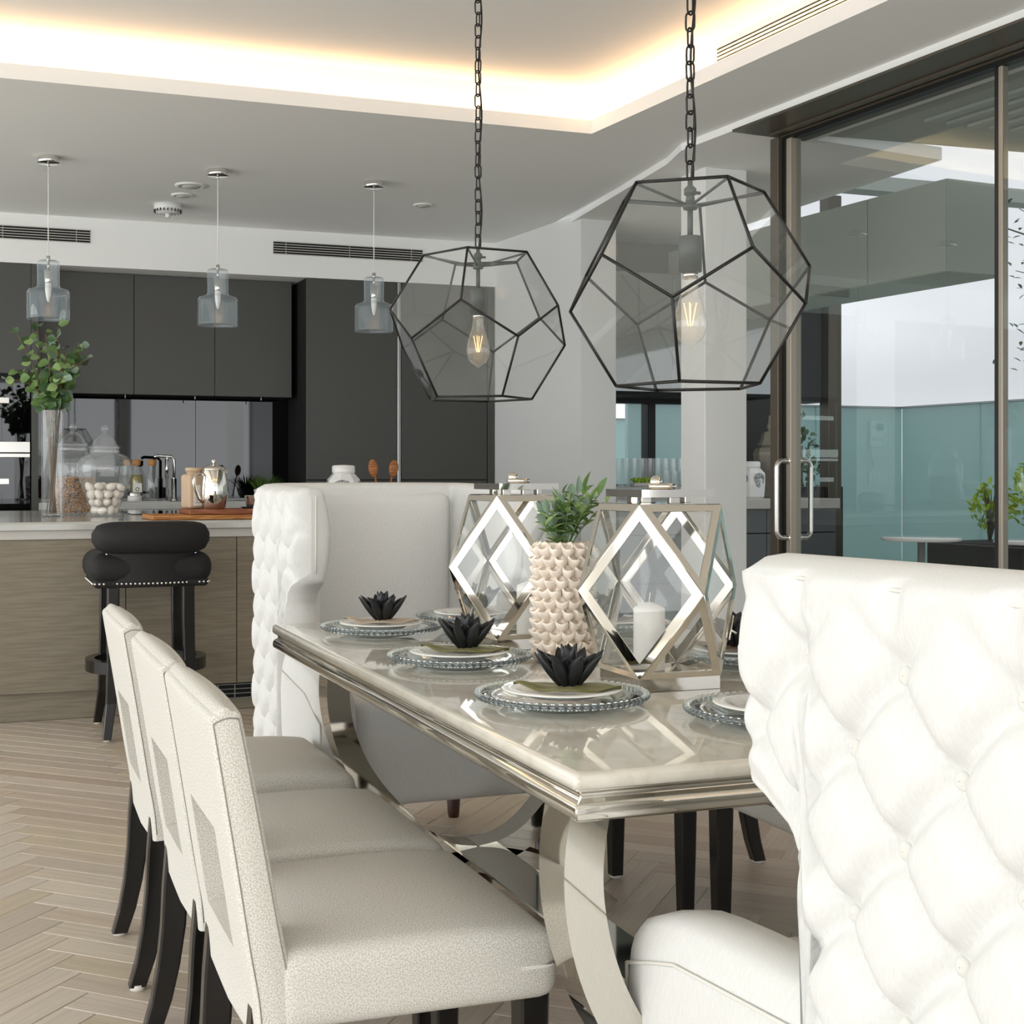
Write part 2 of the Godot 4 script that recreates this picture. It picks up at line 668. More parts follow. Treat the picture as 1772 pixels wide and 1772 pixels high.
func build_floor() -> void:
	var s := st_new()
	var poly := PackedVector2Array([Vector2(-5.3, 5.7), Vector2(glass_x(5.7), 5.7), Vector2(glass_x(-5.9), -5.9), Vector2(6.4, -6.1), Vector2(6.4, -9.0), Vector2(3.9, -9.0), Vector2(3.9, -10.3), Vector2(-5.3, -10.3)])
	prism(s, poly, -0.2, 0.0015)
	var fl := struct("floor", s, M.grout)
	# herringbone boards, laid 2.2 degrees off the table's axis
	var W := 0.0898
	var L := 0.589
	var turn := Basis(Vector3.UP, deg_to_rad(2.3))
	var meshes := []
	for k in 8:
		meshes.append(plank_mesh(L, W, 0.05 * (k % 2), 0.08 * (k % 3)))
	var all := []
	var r2 := sqrt(0.5)
	var ax := turn * Vector3(r2, 0, r2)
	var bx := turn * Vector3(-r2, 0, r2)
	var o := Vector3(0.134, 0, -4.268) - bx * W
	for i in range(-14, 14):
		for j in range(-90, 90):
			var base := o + ax * (i * L + j * W) + bx * (-i * L + j * W)
			var pa := base + ax * (L * 0.5) + bx * (W * 0.5)
			var pb := base - ax * (W * 0.5) + bx * (L * 0.5)
			for pair in [[pa, ax], [pb, bx]]:
				var p: Vector3 = pair[0]
				var d: Vector3 = pair[1]
				if p.x < -3.5 or p.z > 2.75 or p.z < -9.9 or p.x > minf(glass_x(p.z) - 0.28, 3.75):
					continue
				all.append([p, Basis(d, Vector3.UP, d.cross(Vector3.UP))])
	all.sort_custom(func(a, b): return rank(a[0]) < rank(b[0]))
	var rest := []
	for k in 8:
		var q := SurfaceTool.new()
		q.begin(Mesh.PRIMITIVE_TRIANGLES)
		rest.append(q)
	var n := 0
	for it in all:
		var k := rng.randi() % 8
		var xf := Transform3D(it[1], it[0])
		if n < 300 and in_view(it[0]):
			var m := MeshInstance3D.new()
			m.name = "plank"
			m.mesh = meshes[k]
			m.material_override = wood_tex[k]
			m.transform = xf
			fl.add_child(m, true)
			n += 1
		else:
			rest[k].append_from(meshes[k], 0, xf)
	var am := ArrayMesh.new()
	for k in 8:
		rest[k].commit(am)
		am.surface_set_material(am.get_surface_count() - 1, wood_tex[k])
	var ro := MeshInstance3D.new()
	ro.name = "planking"
	ro.mesh = am
	ro.set_meta("kind", "stuff")
	fl.add_child(ro, true)

func rank(p: Vector3) -> float:
	return (0.0 if in_view(p) else 1000.0) + Vector2(p.x, p.z).length() + (3.0 if p.x > 1.2 and p.z < -3.6 else 0.0)

# tray corners, x to the right, z to the camera
const TRAY := [Vector2(-2.2, -6.275), Vector2(2.988, -6.275), Vector2(3.60, 0.95), Vector2(-2.2, 0.95)]

func ledge_x(z: float) -> float:
	return 3.53 + 0.0826 * (z + 6.168)

func build_ceiling() -> void:
	# the lower ceiling: a ring round the raised tray
	var s := st_new()
	var y0 := CEIL
	var y1 := CEIL + 0.068
	prism(s, PackedVector2Array([Vector2(-5.2, -10.2), Vector2(3.95, -10.2), Vector2(3.62, -6.6), Vector2(ledge_x(-6.275), -6.275), Vector2(-5.2, -6.275)]), y0, y1)
	prism(s, PackedVector2Array([TRAY[1], Vector2(ledge_x(-6.275), -6.275), Vector2(ledge_x(5.6), 5.6), Vector2(3.98, 5.6), TRAY[2]]), y0, y1)
	prism(s, PackedVector2Array([Vector2(-5.2, 0.95), TRAY[3], TRAY[2], Vector2(3.98, 5.6), Vector2(-5.2, 5.6)]), y0, y1)
	prism(s, PackedVector2Array([Vector2(-5.2, -6.275), TRAY[0], TRAY[3], Vector2(-5.2, 0.95)]), y0, y1)
	struct("ceiling", s, M.ceiling)
	# the top of the tray, and its upright sides set back behind the lip
	s = st_new()
	span(s, Vector3(-2.6, 3.115, -6.7), Vector3(4.1, 3.2, 1.4))
	struct("ceiling", s, M.ceiling)
	s = st_new()
	span(s, Vector3(-2.6, y1, -6.48), Vector3(3.5, 3.115, -6.378))
	var w1 := struct("trim_1", s, M.ceiling)
	w1.set_meta("label", "upright side of the ceiling tray over the island end")
	s = st_new()
	prism(s, PackedVector2Array([Vector2(3.09, -6.38), Vector2(3.25, -6.38), Vector2(3.86, 1.05), Vector2(3.70, 1.05)]), y1, 3.115)
	struct("trim_2", s, M.ceiling)
	s = st_new()
	span(s, Vector3(-2.6, y1, -6.4), Vector3(-2.3, 3.115, 1.1))
	struct("trim_3", s, M.ceiling)
	s = st_new()
	span(s, Vector3(-2.6, y1, 1.05), Vector3(3.9, 3.115, 1.2))
	struct("trim_4", s, M.ceiling)
	# warm light strips on the ledge
	led_strip(Vector3(-2.25, y1 + 0.006, -6.325), Vector3(3.03, y1 + 0.006, -6.325))
	led_strip(Vector3(3.04, y1 + 0.006, -6.30), Vector3(3.65, y1 + 0.006, 0.98))
	led_strip(Vector3(-2.25, y1 + 0.006, 1.0), Vector3(3.6, y1 + 0.006, 1.0))
	# grilles in the tray's right side
	for g in [[-5.35, -4.13, "air grille in the ceiling tray nearer the far corner"], [-3.86, -2.64, "air grille in the ceiling tray at the top edge of the photo"]]:
		cove_grille(g[0], g[1], g[2])
	# bulkhead above the kitchen
	s = st_new()
	span(s, Vector3(-5.1, 2.549, -10.15), Vector3(3.76, CEIL + 0.001, -9.5), 0.0)
	struct("trim_5", s, M.ceiling)
	for g in [[-0.36, 0.766, "dark air grille in the bulkhead over the left wall cupboards"], [2.027, 3.144, "dark air grille in the bulkhead over the tall cupboards"]]:
		kitchen_grille(g[0], g[1], g[2])
	# dropped soffit over the glazing and the bar
	s = st_new()
	prism(s, PackedVector2Array([Vector2(ledge_x(5.6), 5.6), Vector2(ledge_x(-6.3), -6.3), Vector2(3.60, -6.6), Vector2(3.9, -9.0), Vector2(5.0, -9.0), Vector2(4.95, -6.0), Vector2(4.05, -5.86), Vector2(5.1, 5.6)]), 2.842, CEIL + 0.03)
	struct("trim_6", s, M.ceiling)
	# round fittings in the lower ceiling
	fitting(Vector3(1.25, CEIL, -8.22), 0.095, "white round ceiling speaker with grey ring, nearer the middle glass pendant")
	fitting(Vector3(1.245, CEIL, -8.52), 0.07, "small white round ceiling fitting between speaker and smoke detector")
	fitting(Vector3(2.75, CEIL, -8.3), 0.062, "white round ceiling downlight right of the right glass pendant")
	var t := thing("smoke_detector", "white round smoke detector with slotted rim under the ceiling", "detector", Vector3(1.20, CEIL, -8.86))
	s = st_new()
	lathe(s, [Vector2(0.001, 0.0), Vector2(0.088, 0.0), Vector2(0.088, -0.035), Vector2(0.07, -0.055), Vector2(0.02, -0.06), Vector2(0.001, -0.06)], 28)
	obj("housing", s, M.white_paint, t)
	s = st_new()
	lathe(s, [Vector2(0.001, -0.058), Vector2(0.016, -0.058), Vector2(0.014, -0.085), Vector2(0.001, -0.085)], 16)
	obj("sensor", s, M.white_paint, t)
	s = st_new()
	for k in 22:
		var a := TAU * k / 22
		box(s, Vector3(cos(a) * 0.087, -0.045, sin(a) * 0.087), Vector3(0.004, 0.018, 0.012), 0.0, Transform3D())
	obj("slots", s, M.gap, t).set_meta("kind", "stuff")

func fitting(p: Vector3, r: float, label: String) -> void:
	var t := thing("ceiling_fitting", label, "ceiling fitting", p)
	var s := st_new()
	lathe(s, [Vector2(0.001, 0.0), Vector2(r, 0.0), Vector2(r * 0.98, -0.007), Vector2(r * 0.72, -0.012), Vector2(r * 0.66, -0.004), Vector2(0.001, -0.004)], 32)
	obj("rim", s, M.white_paint, t)
	s = st_new()
	lathe(s, [Vector2(0.001, -0.004), Vector2(r * 0.62, -0.004), Vector2(r * 0.55, -0.014), Vector2(0.001, -0.014)], 28)
	obj("cone", s, M.stone_grey, t)

func led_strip(a: Vector3, b: Vector3) -> void:
	var d := (b - a)
	var ang := atan2(-d.z, d.x)
	var t := thing("led_strip", "warm light strip hidden on the ledge of the ceiling tray", "light strip", (a + b) * 0.5, ang, "ceiling tray light strips")
	var s := st_new()
	box(s, Vector3.ZERO, Vector3(d.length(), 0.006, 0.012))
	obj("led_light", s, M.led, t)
	var l := AreaLight3D.new()
	l.name = "led_light_source"
	l.area_size = Vector2(d.length(), 0.02)
	l.area_normalize_energy = true
	l.light_energy = LED_E * d.length()
	l.light_color = h("ffc98f")
	l.shadow_enabled = true
	l.area_range = 12.0
	l.position = Vector3(0, 0.006, 0)
	l.rotation_degrees = Vector3(90, 0, 0)
	t.add_child(l, true)

const LED_E := 0.12

func cove_grille(z0: float, z1: float, label: String) -> void:
	var ang := atan(0.0826)
	var zc := (z0 + z1) * 0.5
	var L := (z1 - z0) / cos(ang)
	var t := thing("air_grille", label, "air grille", Vector3(3.09 + 0.0826 * (zc + 6.38) - 0.004, 3.02, zc), ang)
	var s := st_new()
	box(s, Vector3(0.003, 0, 0), Vector3(0.004, 0.088, L))
	obj("backing", s, M.gap, t)
	for k in 6:
		s = st_new()
		box(s, Vector3(-0.004, -0.041 + 0.0164 * k, 0), Vector3(0.012, 0.0062, L), 0.001)
		obj("slat", s, M.white_paint, t)

func kitchen_grille(x0: float, x1: float, label: String) -> void:
	var t := thing("air_grille", label, "air grille", Vector3((x0 + x1) * 0.5, 2.75, -9.499))
	var L := x1 - x0
	var s := st_new()
	box(s, Vector3(0, 0, 0.001), Vector3(L, 0.09, 0.004))
	obj("backing", s, M.gap, t)
	for k in 6:
		s = st_new()
		box(s, Vector3(0, -0.0435 + 0.0174 * k, 0.006), Vector3(L, 0.0048, 0.012), 0.001)
		obj("slat", s, M.stone_grey, t)
	for f in [-0.42, 0.0, 0.42]:
		s = st_new()
		box(s, Vector3(f * L, 0, 0.008), Vector3(0.005, 0.086, 0.006))
		obj("clip", s, M.alu, t)

func build_walls() -> void:
	var s := st_new()
	span(s, Vector3(-5.3, 0, -10.3), Vector3(3.9, CEIL + 0.3, -10.1))
	struct("wall_back", s, M.wall)
	# partition between kitchen and bar
	s = st_new()
	prism(s, PackedVector2Array([Vector2(3.72, -9.52), Vector2(3.831, -8.21), Vector2(4.09, -8.21), Vector2(4.09, -10.3), Vector2(3.72, -10.3)]), 0, CEIL)
	struct("wall_corner", s, M.wall)
	# left wall with tall openings
	s = st_new()
	span(s, Vector3(-5.3, 2.75, -10.3), Vector3(-5.1, 3.2, 5.7))
	span(s, Vector3(-5.3, 0, -10.3), Vector3(-5.1, 0.15, 5.7))
	for z in [[-10.3, -9.55], [-7.15, -6.95], [-4.55, -4.35], [-1.95, -1.75], [0.65, 0.85], [3.25, 3.45], [5.4, 5.7]]:
		span(s, Vector3(-5.3, 0.15, z[0]), Vector3(-5.1, 2.75, z[1]))
	struct("wall_left", s, M.wall)
	# wall behind the camera with tall openings
	s = st_new()
	span(s, Vector3(-5.3, 2.75, 5.5), Vector3(4.9, 3.2, 5.7))
	span(s, Vector3(-5.3, 0, 5.5), Vector3(4.9, 0.15, 5.7))
	for x in [[-5.3, -4.75], [-2.45, -2.25], [0.05, 0.25], [2.55, 2.75], [4.6, 4.9]]:
		span(s, Vector3(x[0], 0.15, 5.5), Vector3(x[1], 2.75, 5.7))
	struct("wall_front", s, M.wall)
	# white column at the end of the track
	s = st_new()
	box(s, Vector3(3.962, 1.42, -6.72), Vector3(0.268, 2.85, 0.27), 0.004)
	struct("column", s, M.white_paint)
	# white pier with entry phone at the left end of the kitchen, met again in the door's glass
	s = st_new()
	span(s, Vector3(-0.9, 0, -10.1), Vector3(-0.42, 2.55, -9.47))
	struct("wall_pier", s, M.white_paint)
	s = st_new()
	span(s, Vector3(-4.2, 0, -10.1), Vector3(-0.9, 2.55, -9.6))
	var dk := struct("wall_kitchen_end", s, M.graphite)
	dk.set_meta("label", "dark tall fronts at the left end of the kitchen")
	var t := thing("entry_phone", "white wall entry phone with small grey screen, met in the glass door", "entry phone", Vector3(-0.66, 1.5, -9.47))
	s = st_new()
	box(s, Vector3(0, 0, 0.015), Vector3(0.2, 0.24, 0.03), 0.006)
	obj("housing", s, M.porcelain, t)
	s = st_new()
	box(s, Vector3(-0.02, 0.06, 0.031), Vector3(0.085, 0.065, 0.004))
	obj("screen", s, M.grey_metal, t)
	for x in [-0.05, 0.0, 0.05]:
		s = st_new()
		lathe(s, [Vector2(0.001, 0.0), Vector2(0.014, 0.0), Vector2(0.012, 0.006), Vector2(0.001, 0.006)], 14, Vector3.ZERO, Transform3D(Basis(Vector3.RIGHT, PI / 2), Vector3(x, -0.05, 0.03)))
		obj("button", s, M.stone_grey, t)
	s = st_new()
	tube(s, [Vector3(0.08, -0.12, 0.02), Vector3(0.085, -0.2, 0.03), Vector3(0.06, -0.27, 0.03), Vector3(0.04, -0.3, 0.02)], 0.012, 8)
	obj("cord", s, M.porcelain, t)
	var t2 := thing("socket_plate", "white socket plate under the entry phone", "socket", Vector3(-0.66, 1.1, -9.47))
	s = st_new()
	box(s, Vector3(0, 0, 0.005), Vector3(0.2, 0.12, 0.01), 0.003)
	obj("plate", s, M.porcelain, t2)
	s = st_new()
	for x in [-0.06, 0.0, 0.05]:
		for y in [-0.03, 0.0, 0.03]:
			box(s, Vector3(x, y, 0.01), Vector3(0.012, 0.012, 0.004))
	obj("sockets", s, M.gap, t2).set_meta("kind", "stuff")

func build_door() -> void:
	var ang := atan(0.08255)
	var t := thing("door_1", "bronze framed sliding glass door to the terrace right of the table", "door", Vector3(glass_x(-5.8), 0, -5.8), ang)
	t.remove_meta("category")
	t.set_meta("kind", "structure")
	# local axes: z towards the camera along the glass, x out to the terrace
	var s := st_new()
	span(s, Vector3(-0.285, 2.83, -0.05), Vector3(0.16, 2.842, 8.6))
	obj("head_plate", s, M.bronze, t)
	s = st_new()
	for x in [-0.10, -0.03, 0.045]:
		span(s, Vector3(x, 2.818, 0.0), Vector3(x + 0.035, 2.83, 8.6), 0.002)
	obj("track", s, M.bronze, t)
	s = st_new()
	span(s, Vector3(-0.016, 2.800, 0.1), Vector3(0.03, 2.818, 8.6))
	obj("head_gasket", s, M.gasket, t)
	s = st_new()
	span(s, Vector3(-0.045, 0.0, -0.064), Vector3(0.045, 2.82, 0.0), 0.003)
	obj("post", s, M.bronze, t)
	s = st_new()
	span(s, Vector3(-0.02, 0.0, 0.0), Vector3(0.03, 2.81, 0.05))
	obj("gasket", s, M.gasket, t)
	for z in [0.05, 1.372]:
		s = st_new()
		span(s, Vector3(-0.035 if z < 1.0 else -0.006, 0.02, z), Vector3(0.03, 2.80, z + (0.036 if z < 1.0 else 0.022)), 0.003)
		obj("stile", s, M.bronze_light, t)
	s = st_new()
	span(s, Vector3(-0.004, 0.02, 1.352), Vector3(0.03, 2.80, 1.372))
	obj("gasket", s, M.gasket, t)
	for z in [[0.085, 1.352], [1.394, 3.4], [3.46, 8.6]]:
		s = st_new()
		var q := PackedVector3Array()
		quad(q, Vector3(0, 0.03, z[0]), Vector3(0, 0.03, z[1]), Vector3(0, 2.81, z[1]), Vector3(0, 2.81, z[0]))
		put(s, q, false, false)
		obj("pane", s, M.solar_glass, t)
	s = st_new()
	span(s, Vector3(-0.05, 0.0, 0.0), Vector3(0.05, 0.02, 8.6))
	obj("sill_track", s, M.bronze, t)
	for side in [-1.0, 1.0]:
		var hd := Node3D.new()
		hd.name = "handle"
		t.add_child(hd, true)
		s = st_new()
		var path := []
		var x0: float = 0.03 * side
		var x1: float = 0.105 * side
		for k in 7:
			var a := PI * 0.5 * k / 6
			path.append(Vector3(x1 - 0.035 * side * (1.0 - sin(a)), 0.825 + 0.035 * (1.0 - cos(a)) , 0.066))
		path.insert(0, Vector3(x0, 0.825, 0.066))
		for k in 7:
			var a := PI * 0.5 * k / 6
			path.append(Vector3(x1 - 0.035 * side * (1.0 - cos(a)), 1.205 - 0.035 * (1.0 - sin(a)), 0.066))
		path.append(Vector3(x0, 1.205, 0.066))
		tube(s, path, 0.0125, 12)
		obj("bar", s, M.brushed, hd)
		for y in [0.825, 1.205]:
			s = st_new()
			lathe(s, [Vector2(0.001, 0.0), Vector2(0.019, 0.0), Vector2(0.019, 0.008), Vector2(0.001, 0.008)], 16, Vector3.ZERO, Transform3D(Basis(Vector3.BACK, -PI / 2 * side), Vector3(x0, y, 0.066)))
			obj("rose", s, M.brushed, hd)

# ---------------------------------------------------------------- kitchen
func panel_door(s: SurfaceTool, x0: float, x1: float, y0: float, y1: float, z: float) -> void:
	span(s, Vector3(x0 + 0.0018, y0, z - 0.02), Vector3(x1 - 0.0018, y1, z), 0.0015)

func cabinet(label: String, x0: float, x1: float, y0: float, y1: float, zb: float, zf: float, m: Material, cuts: Array, group := "", called := "kitchen_cabinet") -> Node3D:
	var t := thing(called, label, "cabinet", Vector3((x0 + x1) * 0.5, y0, zf), 0.0, group)
	var w := (x1 - x0) * 0.5
	var s := st_new()
	span(s, Vector3(-w, 0, zb - zf), Vector3(w, y1 - y0, -0.022))
	obj("body", s, M.gap if m == M.graphite else m, t)
	for c in cuts:
		s = st_new()
		panel_door(s, -w if c.size() < 4 else c[2], w if c.size() < 4 else c[3], c[0], c[1], 0.0)
		obj("door", s, m, t)
	return t

func build_kitchen() -> void:
	# wall cupboards
	var ups := [[0.436, 1.086, "dark grey wall cupboard at the left, behind the eucalyptus vase"], [1.086, 1.655, "dark grey wall cupboard in the middle of the row of three"], [1.655, 2.218, "dark grey wall cupboard next to the tall cupboards"]]
	for u in ups:
		cabinet(u[2], u[0], u[1], 1.70, 2.546, -10.1, -9.75, M.graphite, [[0.0, 0.846]], "dark kitchen wall cupboards")
	# small catches under the wall cupboards
	for x in [1.03, 1.52, 2.0]:
		var s0 := st_new()
		box(s0, Vector3(x, 1.688, -9.8), Vector3(0.006, 0.024, 0.01), 0.001)
		tag(obj("cupboard_catch", s0, M.alu), "small metal catch under the dark wall cupboards", "catch", "catches under wall cupboards")
	# oven tower
	var t := cabinet("dark oven tower cupboard at the left end of the kitchen", -0.22, 0.385, 0.02, 2.546, -10.1, -9.5, M.graphite, [[1.79, 2.526], [0.0, 0.58]])
	oven(1.285, 1.775, 0.095, "upper black glass oven with steel handle and steel strip")
	oven(0.62, 1.262, 0.10, "lower black glass oven below the steel strip")
	# a slim filler beside the tower
	var s := st_new()
	span(s, Vector3(0.385, 0.02, -10.1), Vector3(0.43, 2.546, -9.5), 0.001)
	tag(obj("filler_panel", s, M.graphite), "slim dark panel between oven tower and wall cupboards", "panel")
	# tall cupboards
	cabinet("tall dark cupboard at the inner side, left of the shiny edge strip", 2.266, 2.95, 0.02, 2.546, -10.1, -9.5, M.graphite, [[0.0, 1.072], [1.078, 2.526]], "tall dark cupboards")
	cabinet("tall dark cupboard beside the light grey wall", 2.98, 3.715, 0.02, 2.546, -10.1, -9.5, M.graphite, [[0.0, 1.072, -0.3675, 0.31], [1.078, 2.526, -0.3675, 0.31], [0.0, 2.526, 0.313, 0.3675]], "tall dark cupboards")
	s = st_new()
	span(s, Vector3(2.952, 0.02, -9.6), Vector3(2.978, 2.546, -9.497), 0.004)
	tag(obj("edge_strip", s, M.alu), "upright metal grip strip between the two tall cupboards", "strip")
	# black glass behind the back counter
	var sp := [0.44, 1.014, 1.569, 2.264]
	for k in 3:
		s = st_new()
		span(s, Vector3(sp[k] + 0.001, 0.96, -10.1), Vector3(sp[k + 1] - 0.001, 1.72, -10.085), 0.0008)
		tag(obj("splashback_panel", s, M.black_glass), ["black glass splashback panel behind the eucalyptus vase and glass jars", "black glass splashback panel behind the cork stoppered bottles", "black glass splashback panel behind the potted grass, reflecting the room"][k], "splashback", "black glass splashback panels")
	# base cupboards and counter behind the island
	for k in 3:
		cabinet(["dark base cupboard under the back counter beside the oven tower", "dark base cupboard under the back counter below the tap", "dark base cupboard under the back counter beside the tall cupboards"][k], 0.44 + 0.608 * k, 0.44 + 0.608 * (k + 1), 0.1, 0.89, -10.08, -9.53, M.graphite, [[0.0, 0.78]], "base cupboards under the back counter")
	s = st_new()
	span(s, Vector3(0.432, 0.895, -10.083), Vector3(2.264, 0.947, -9.5), 0.003)
	tag(obj("back_counter", s, M.worktop), "grey stone counter along the back wall behind the island", "counter")

func oven(y0: float, y1: float, hy: float, label: String) -> void:
	var t := thing("oven", label, "oven", Vector3(0.08, y0, -9.5), 0.0, "built in ovens")
	var w := 0.297
	var hgt := y1 - y0
	var s := st_new()
	span(s, Vector3(-w, 0.0, -0.45), Vector3(w, hgt, 0.004), 0.002)
	obj("door", s, M.black_glass, t)
	s = st_new()
	span(s, Vector3(-w, -0.002, -0.01), Vector3(w, 0.07 if hy < 0.098 else 0.0, 0.012), 0.002)
	if hy < 0.098:
		obj("steel_strip", s, M.steel, t)
	else:
		s = st_new()
		span(s, Vector3(-w, hgt - 0.012, -0.01), Vector3(w, hgt + 0.014, 0.012), 0.002)
		obj("steel_strip", s, M.steel, t)
	var yh := 1.627 - y0 if hy < 0.098 else 1.09 - y0
	var hd := Node3D.new()
	hd.name = "handle"
	t.add_child(hd, true)
	s = st_new()
	box(s, Vector3(-0.02, yh, 0.045), Vector3(0.37, 0.042, 0.016), 0.003)
	obj("grip", s, M.steel, hd)
	s = st_new()
	for x in [-0.17, 0.13]:
		box(s, Vector3(x, yh, 0.02), Vector3(0.02, 0.025, 0.04))
	obj("posts", s, M.steel, hd)
	s = st_new()
	span(s, Vector3(-0.2, yh - 0.27, 0.003), Vector3(0.12, yh - 0.08, 0.006), 0.002)
	obj("window", s, M.black_glass, t)

func build_island() -> void:
	var z := -6.48
	# worktop with eased front edge
	var s := st_new()
	var rows := []
	var prof := [[0.0, 0.0], [0.0, 0.026], [0.006, 0.034], [0.014, 0.037], [2.06, 0.037], [2.06, 0.0]]
	for x in [-0.75, 2.78]:
		var r := PackedVector3Array()
		for p in prof:
			r.append(Vector3(x, 0.883 + p[1], -6.44 - p[0]))
		rows.append(r)
	grid(s, rows, true, false, false, true, true)
	tag(obj("island_worktop", s, M.worktop), "grey stone worktop of the kitchen island", "worktop")
	s = st_new()
	span(s, Vector3(-0.72, 0.838, -8.46), Vector3(2.75, 0.8825, -6.475), 0.004)
	tag(obj("island_rail", s, M.stone_grey), "grey rail under the island worktop", "rail")
	var cuts := [[-0.70, 0.685, "wood grain island front at the left, behind the black stool"], [0.685, 1.205, "wood grain island front between the stool's legs"], [1.205, 1.80, "wood grain island front over the plinth vent"], [1.80, 2.75, "wood grain island front hidden behind the far armchair"]]
	for c in cuts:
		var t := thing("island_unit", c[2], "cabinet", Vector3((c[0] + c[1]) * 0.5, 0.136, z), 0.0, "wood grain island fronts")
		var w: float = (c[1] - c[0]) * 0.5
		s = st_new()
		span(s, Vector3(-w, 0, -1.9), Vector3(w, 0.70, -0.022))
		obj("body", s, M.gap, t)
		s = st_new()
		panel_door(s, -w, w, 0, 0.70, 0.0)
		obj("door", s, M.island_wood, t)
	s = st_new()
	span(s, Vector3(-0.68, 0.006, -8.4), Vector3(2.73, 0.132, -6.515))
	tag(obj("island_plinth", s, M.island_wood), "wood grain plinth under the island fronts", "plinth")
	var t := thing("plinth_vent", "grey metal slotted vent grille in the island plinth", "vent grille", Vector3(1.16, 0.096, -6.513))
	s = st_new()
	span(s, Vector3(-0.215, -0.04, 0.0), Vector3(0.215, 0.034, 0.004))
	obj("backing", s, M.gap, t)
	for y in [-0.036, -0.014, 0.008, 0.03]:
		s = st_new()
		span(s, Vector3(-0.215, y - 0.002, 0.004), Vector3(0.215, y + 0.002, 0.014), 0.0008)
		obj("slat", s, M.alu, t)
	for x in [-0.205, -0.12, -0.04, 0.04, 0.12, 0.21]:
		s = st_new()
		span(s, Vector3(x - 0.002, -0.038, 0.004), Vector3(x + 0.002, 0.032, 0.012), 0.0008)
		obj("bar", s, M.alu, t)
	# flush hob
	s = st_new()
	span(s, Vector3(0.82, 0.920, -8.05), Vector3(1.62, 0.924, -7.45), 0.0015)
	tag(obj("hob", s, M.black_glass), "black glass hob let into the island worktop", "hob")

# ---------------------------------------------------------------- bar
func build_bar() -> void:
	var s := st_new()
	span(s, Vector3(4.09, 0, -9.1), Vector3(6.4, 1.04, -8.9))
	span(s, Vector3(4.09, 1.69, -9.1), Vector3(6.2, 2.9, -8.9))
	span(s, Vector3(5.13, 1.04, -9.1), Vector3(5.75, 1.69, -8.9))
	struct("wall_bar", s, M.graphite_dark)
	var w := thing("window_1", "low black framed window over the bar counter", "window", Vector3(4.61, 1.05, -8.9))
	w.remove_meta("category")
	w.set_meta("kind", "structure")
	s = st_new()
	span(s, Vector3(-0.52, 0.605, -0.05), Vector3(0.52, 0.645, 0.06), 0.003)
	obj("head_frame", s, M.black_metal, w)
	s = st_new()
	span(s, Vector3(0.055, 0.0, -0.05), Vector3(0.118, 0.61, 0.06), 0.003)
	obj("mullion", s, M.black_metal, w)
	for x in [[-0.52, 0.055], [0.118, 0.52]]:
		s = st_new()
		var q := PackedVector3Array()
		quad(q, Vector3(x[0], 0, 0), Vector3(x[1], 0, 0), Vector3(x[1], 0.61, 0), Vector3(x[0], 0.61, 0))
		put(s, q, false, false)
		obj("pane", s, M.pane, w)
	s = st_new()
	span(s, Vector3(4.09, 0.962, -8.9), Vector3(5.14, 1.05, -8.42), 0.003)
	tag(obj("glass_shelf", s, M.worktop_bar), "stone upstand shelf along the bar window carrying the tumblers", "shelf")
	# counter and drawers
	s = st_new()
	span(s, Vector3(4.095, 0.895, -8.9), Vector3(5.84, 0.965, -8.15), 0.004)
	tag(obj("bar_counter", s, M.worktop_bar), "pale stone bar counter behind the white column", "counter")
	for k in 3:
		var x0 := 4.1 + 0.575 * k
		var t := thing("bar_unit", ["grey drawer unit of the bar, behind the near lantern", "grey drawer unit of the bar, behind the white column", "grey drawer unit of the bar, beside the door's pull handle"][k], "cabinet", Vector3(x0 + 0.2875, 0.08, -8.18), 0.0, "bar drawer units")
		s = st_new()
		span(s, Vector3(-0.287, 0, -0.7), Vector3(0.287, 0.81, -0.022))
		obj("body", s, M.gap, t)
		for yy in [[0.0, 0.31], [0.314, 0.64], [0.647, 0.812]]:
			s = st_new()
			panel_door(s, -0.287, 0.287, yy[0], yy[1], 0.0)
			obj("drawer", s, M.drawer, t)
	# mirrored wall cupboards
	for c in [[4.095, 4.626, "mirror fronted bar cupboard at the left"], [4.626, 5.05, "mirror fronted bar cupboard behind the column"], [5.05, 5.47, "mirror fronted bar cupboard above the tall urn"]]:
		var t := thing("bar_cupboard", c[2], "cabinet", Vector3((c[0] + c[1]) * 0.5, 1.70, -8.4), 0.0, "mirror fronted bar cupboards")
		var hw: float = (c[1] - c[0]) * 0.5
		s = st_new()
		span(s, Vector3(-hw, 0, -0.49), Vector3(hw, 0.85, -0.02))
		obj("body", s, M.black_metal, t)
		s = st_new()
		span(s, Vector3(-hw + 0.001, 0.012, -0.018), Vector3(hw - 0.001, 0.84, 0.0), 0.001)
		obj("mirror_door", s, M.mirror_grey, t)
		s = st_new()
		span(s, Vector3(-hw, -0.012, -0.4), Vector3(hw, 0.01, 0.004), 0.001)
		obj("light_rail", s, M.gap, t)
	# corner post of the terrace glazing, and the overhead box beyond the door
	s = st_new()
	span(s, Vector3(6.24, 0, -8.98), Vector3(6.36, 3.3, -8.86), 0.004)
	struct("trim_7", s, M.bronze)

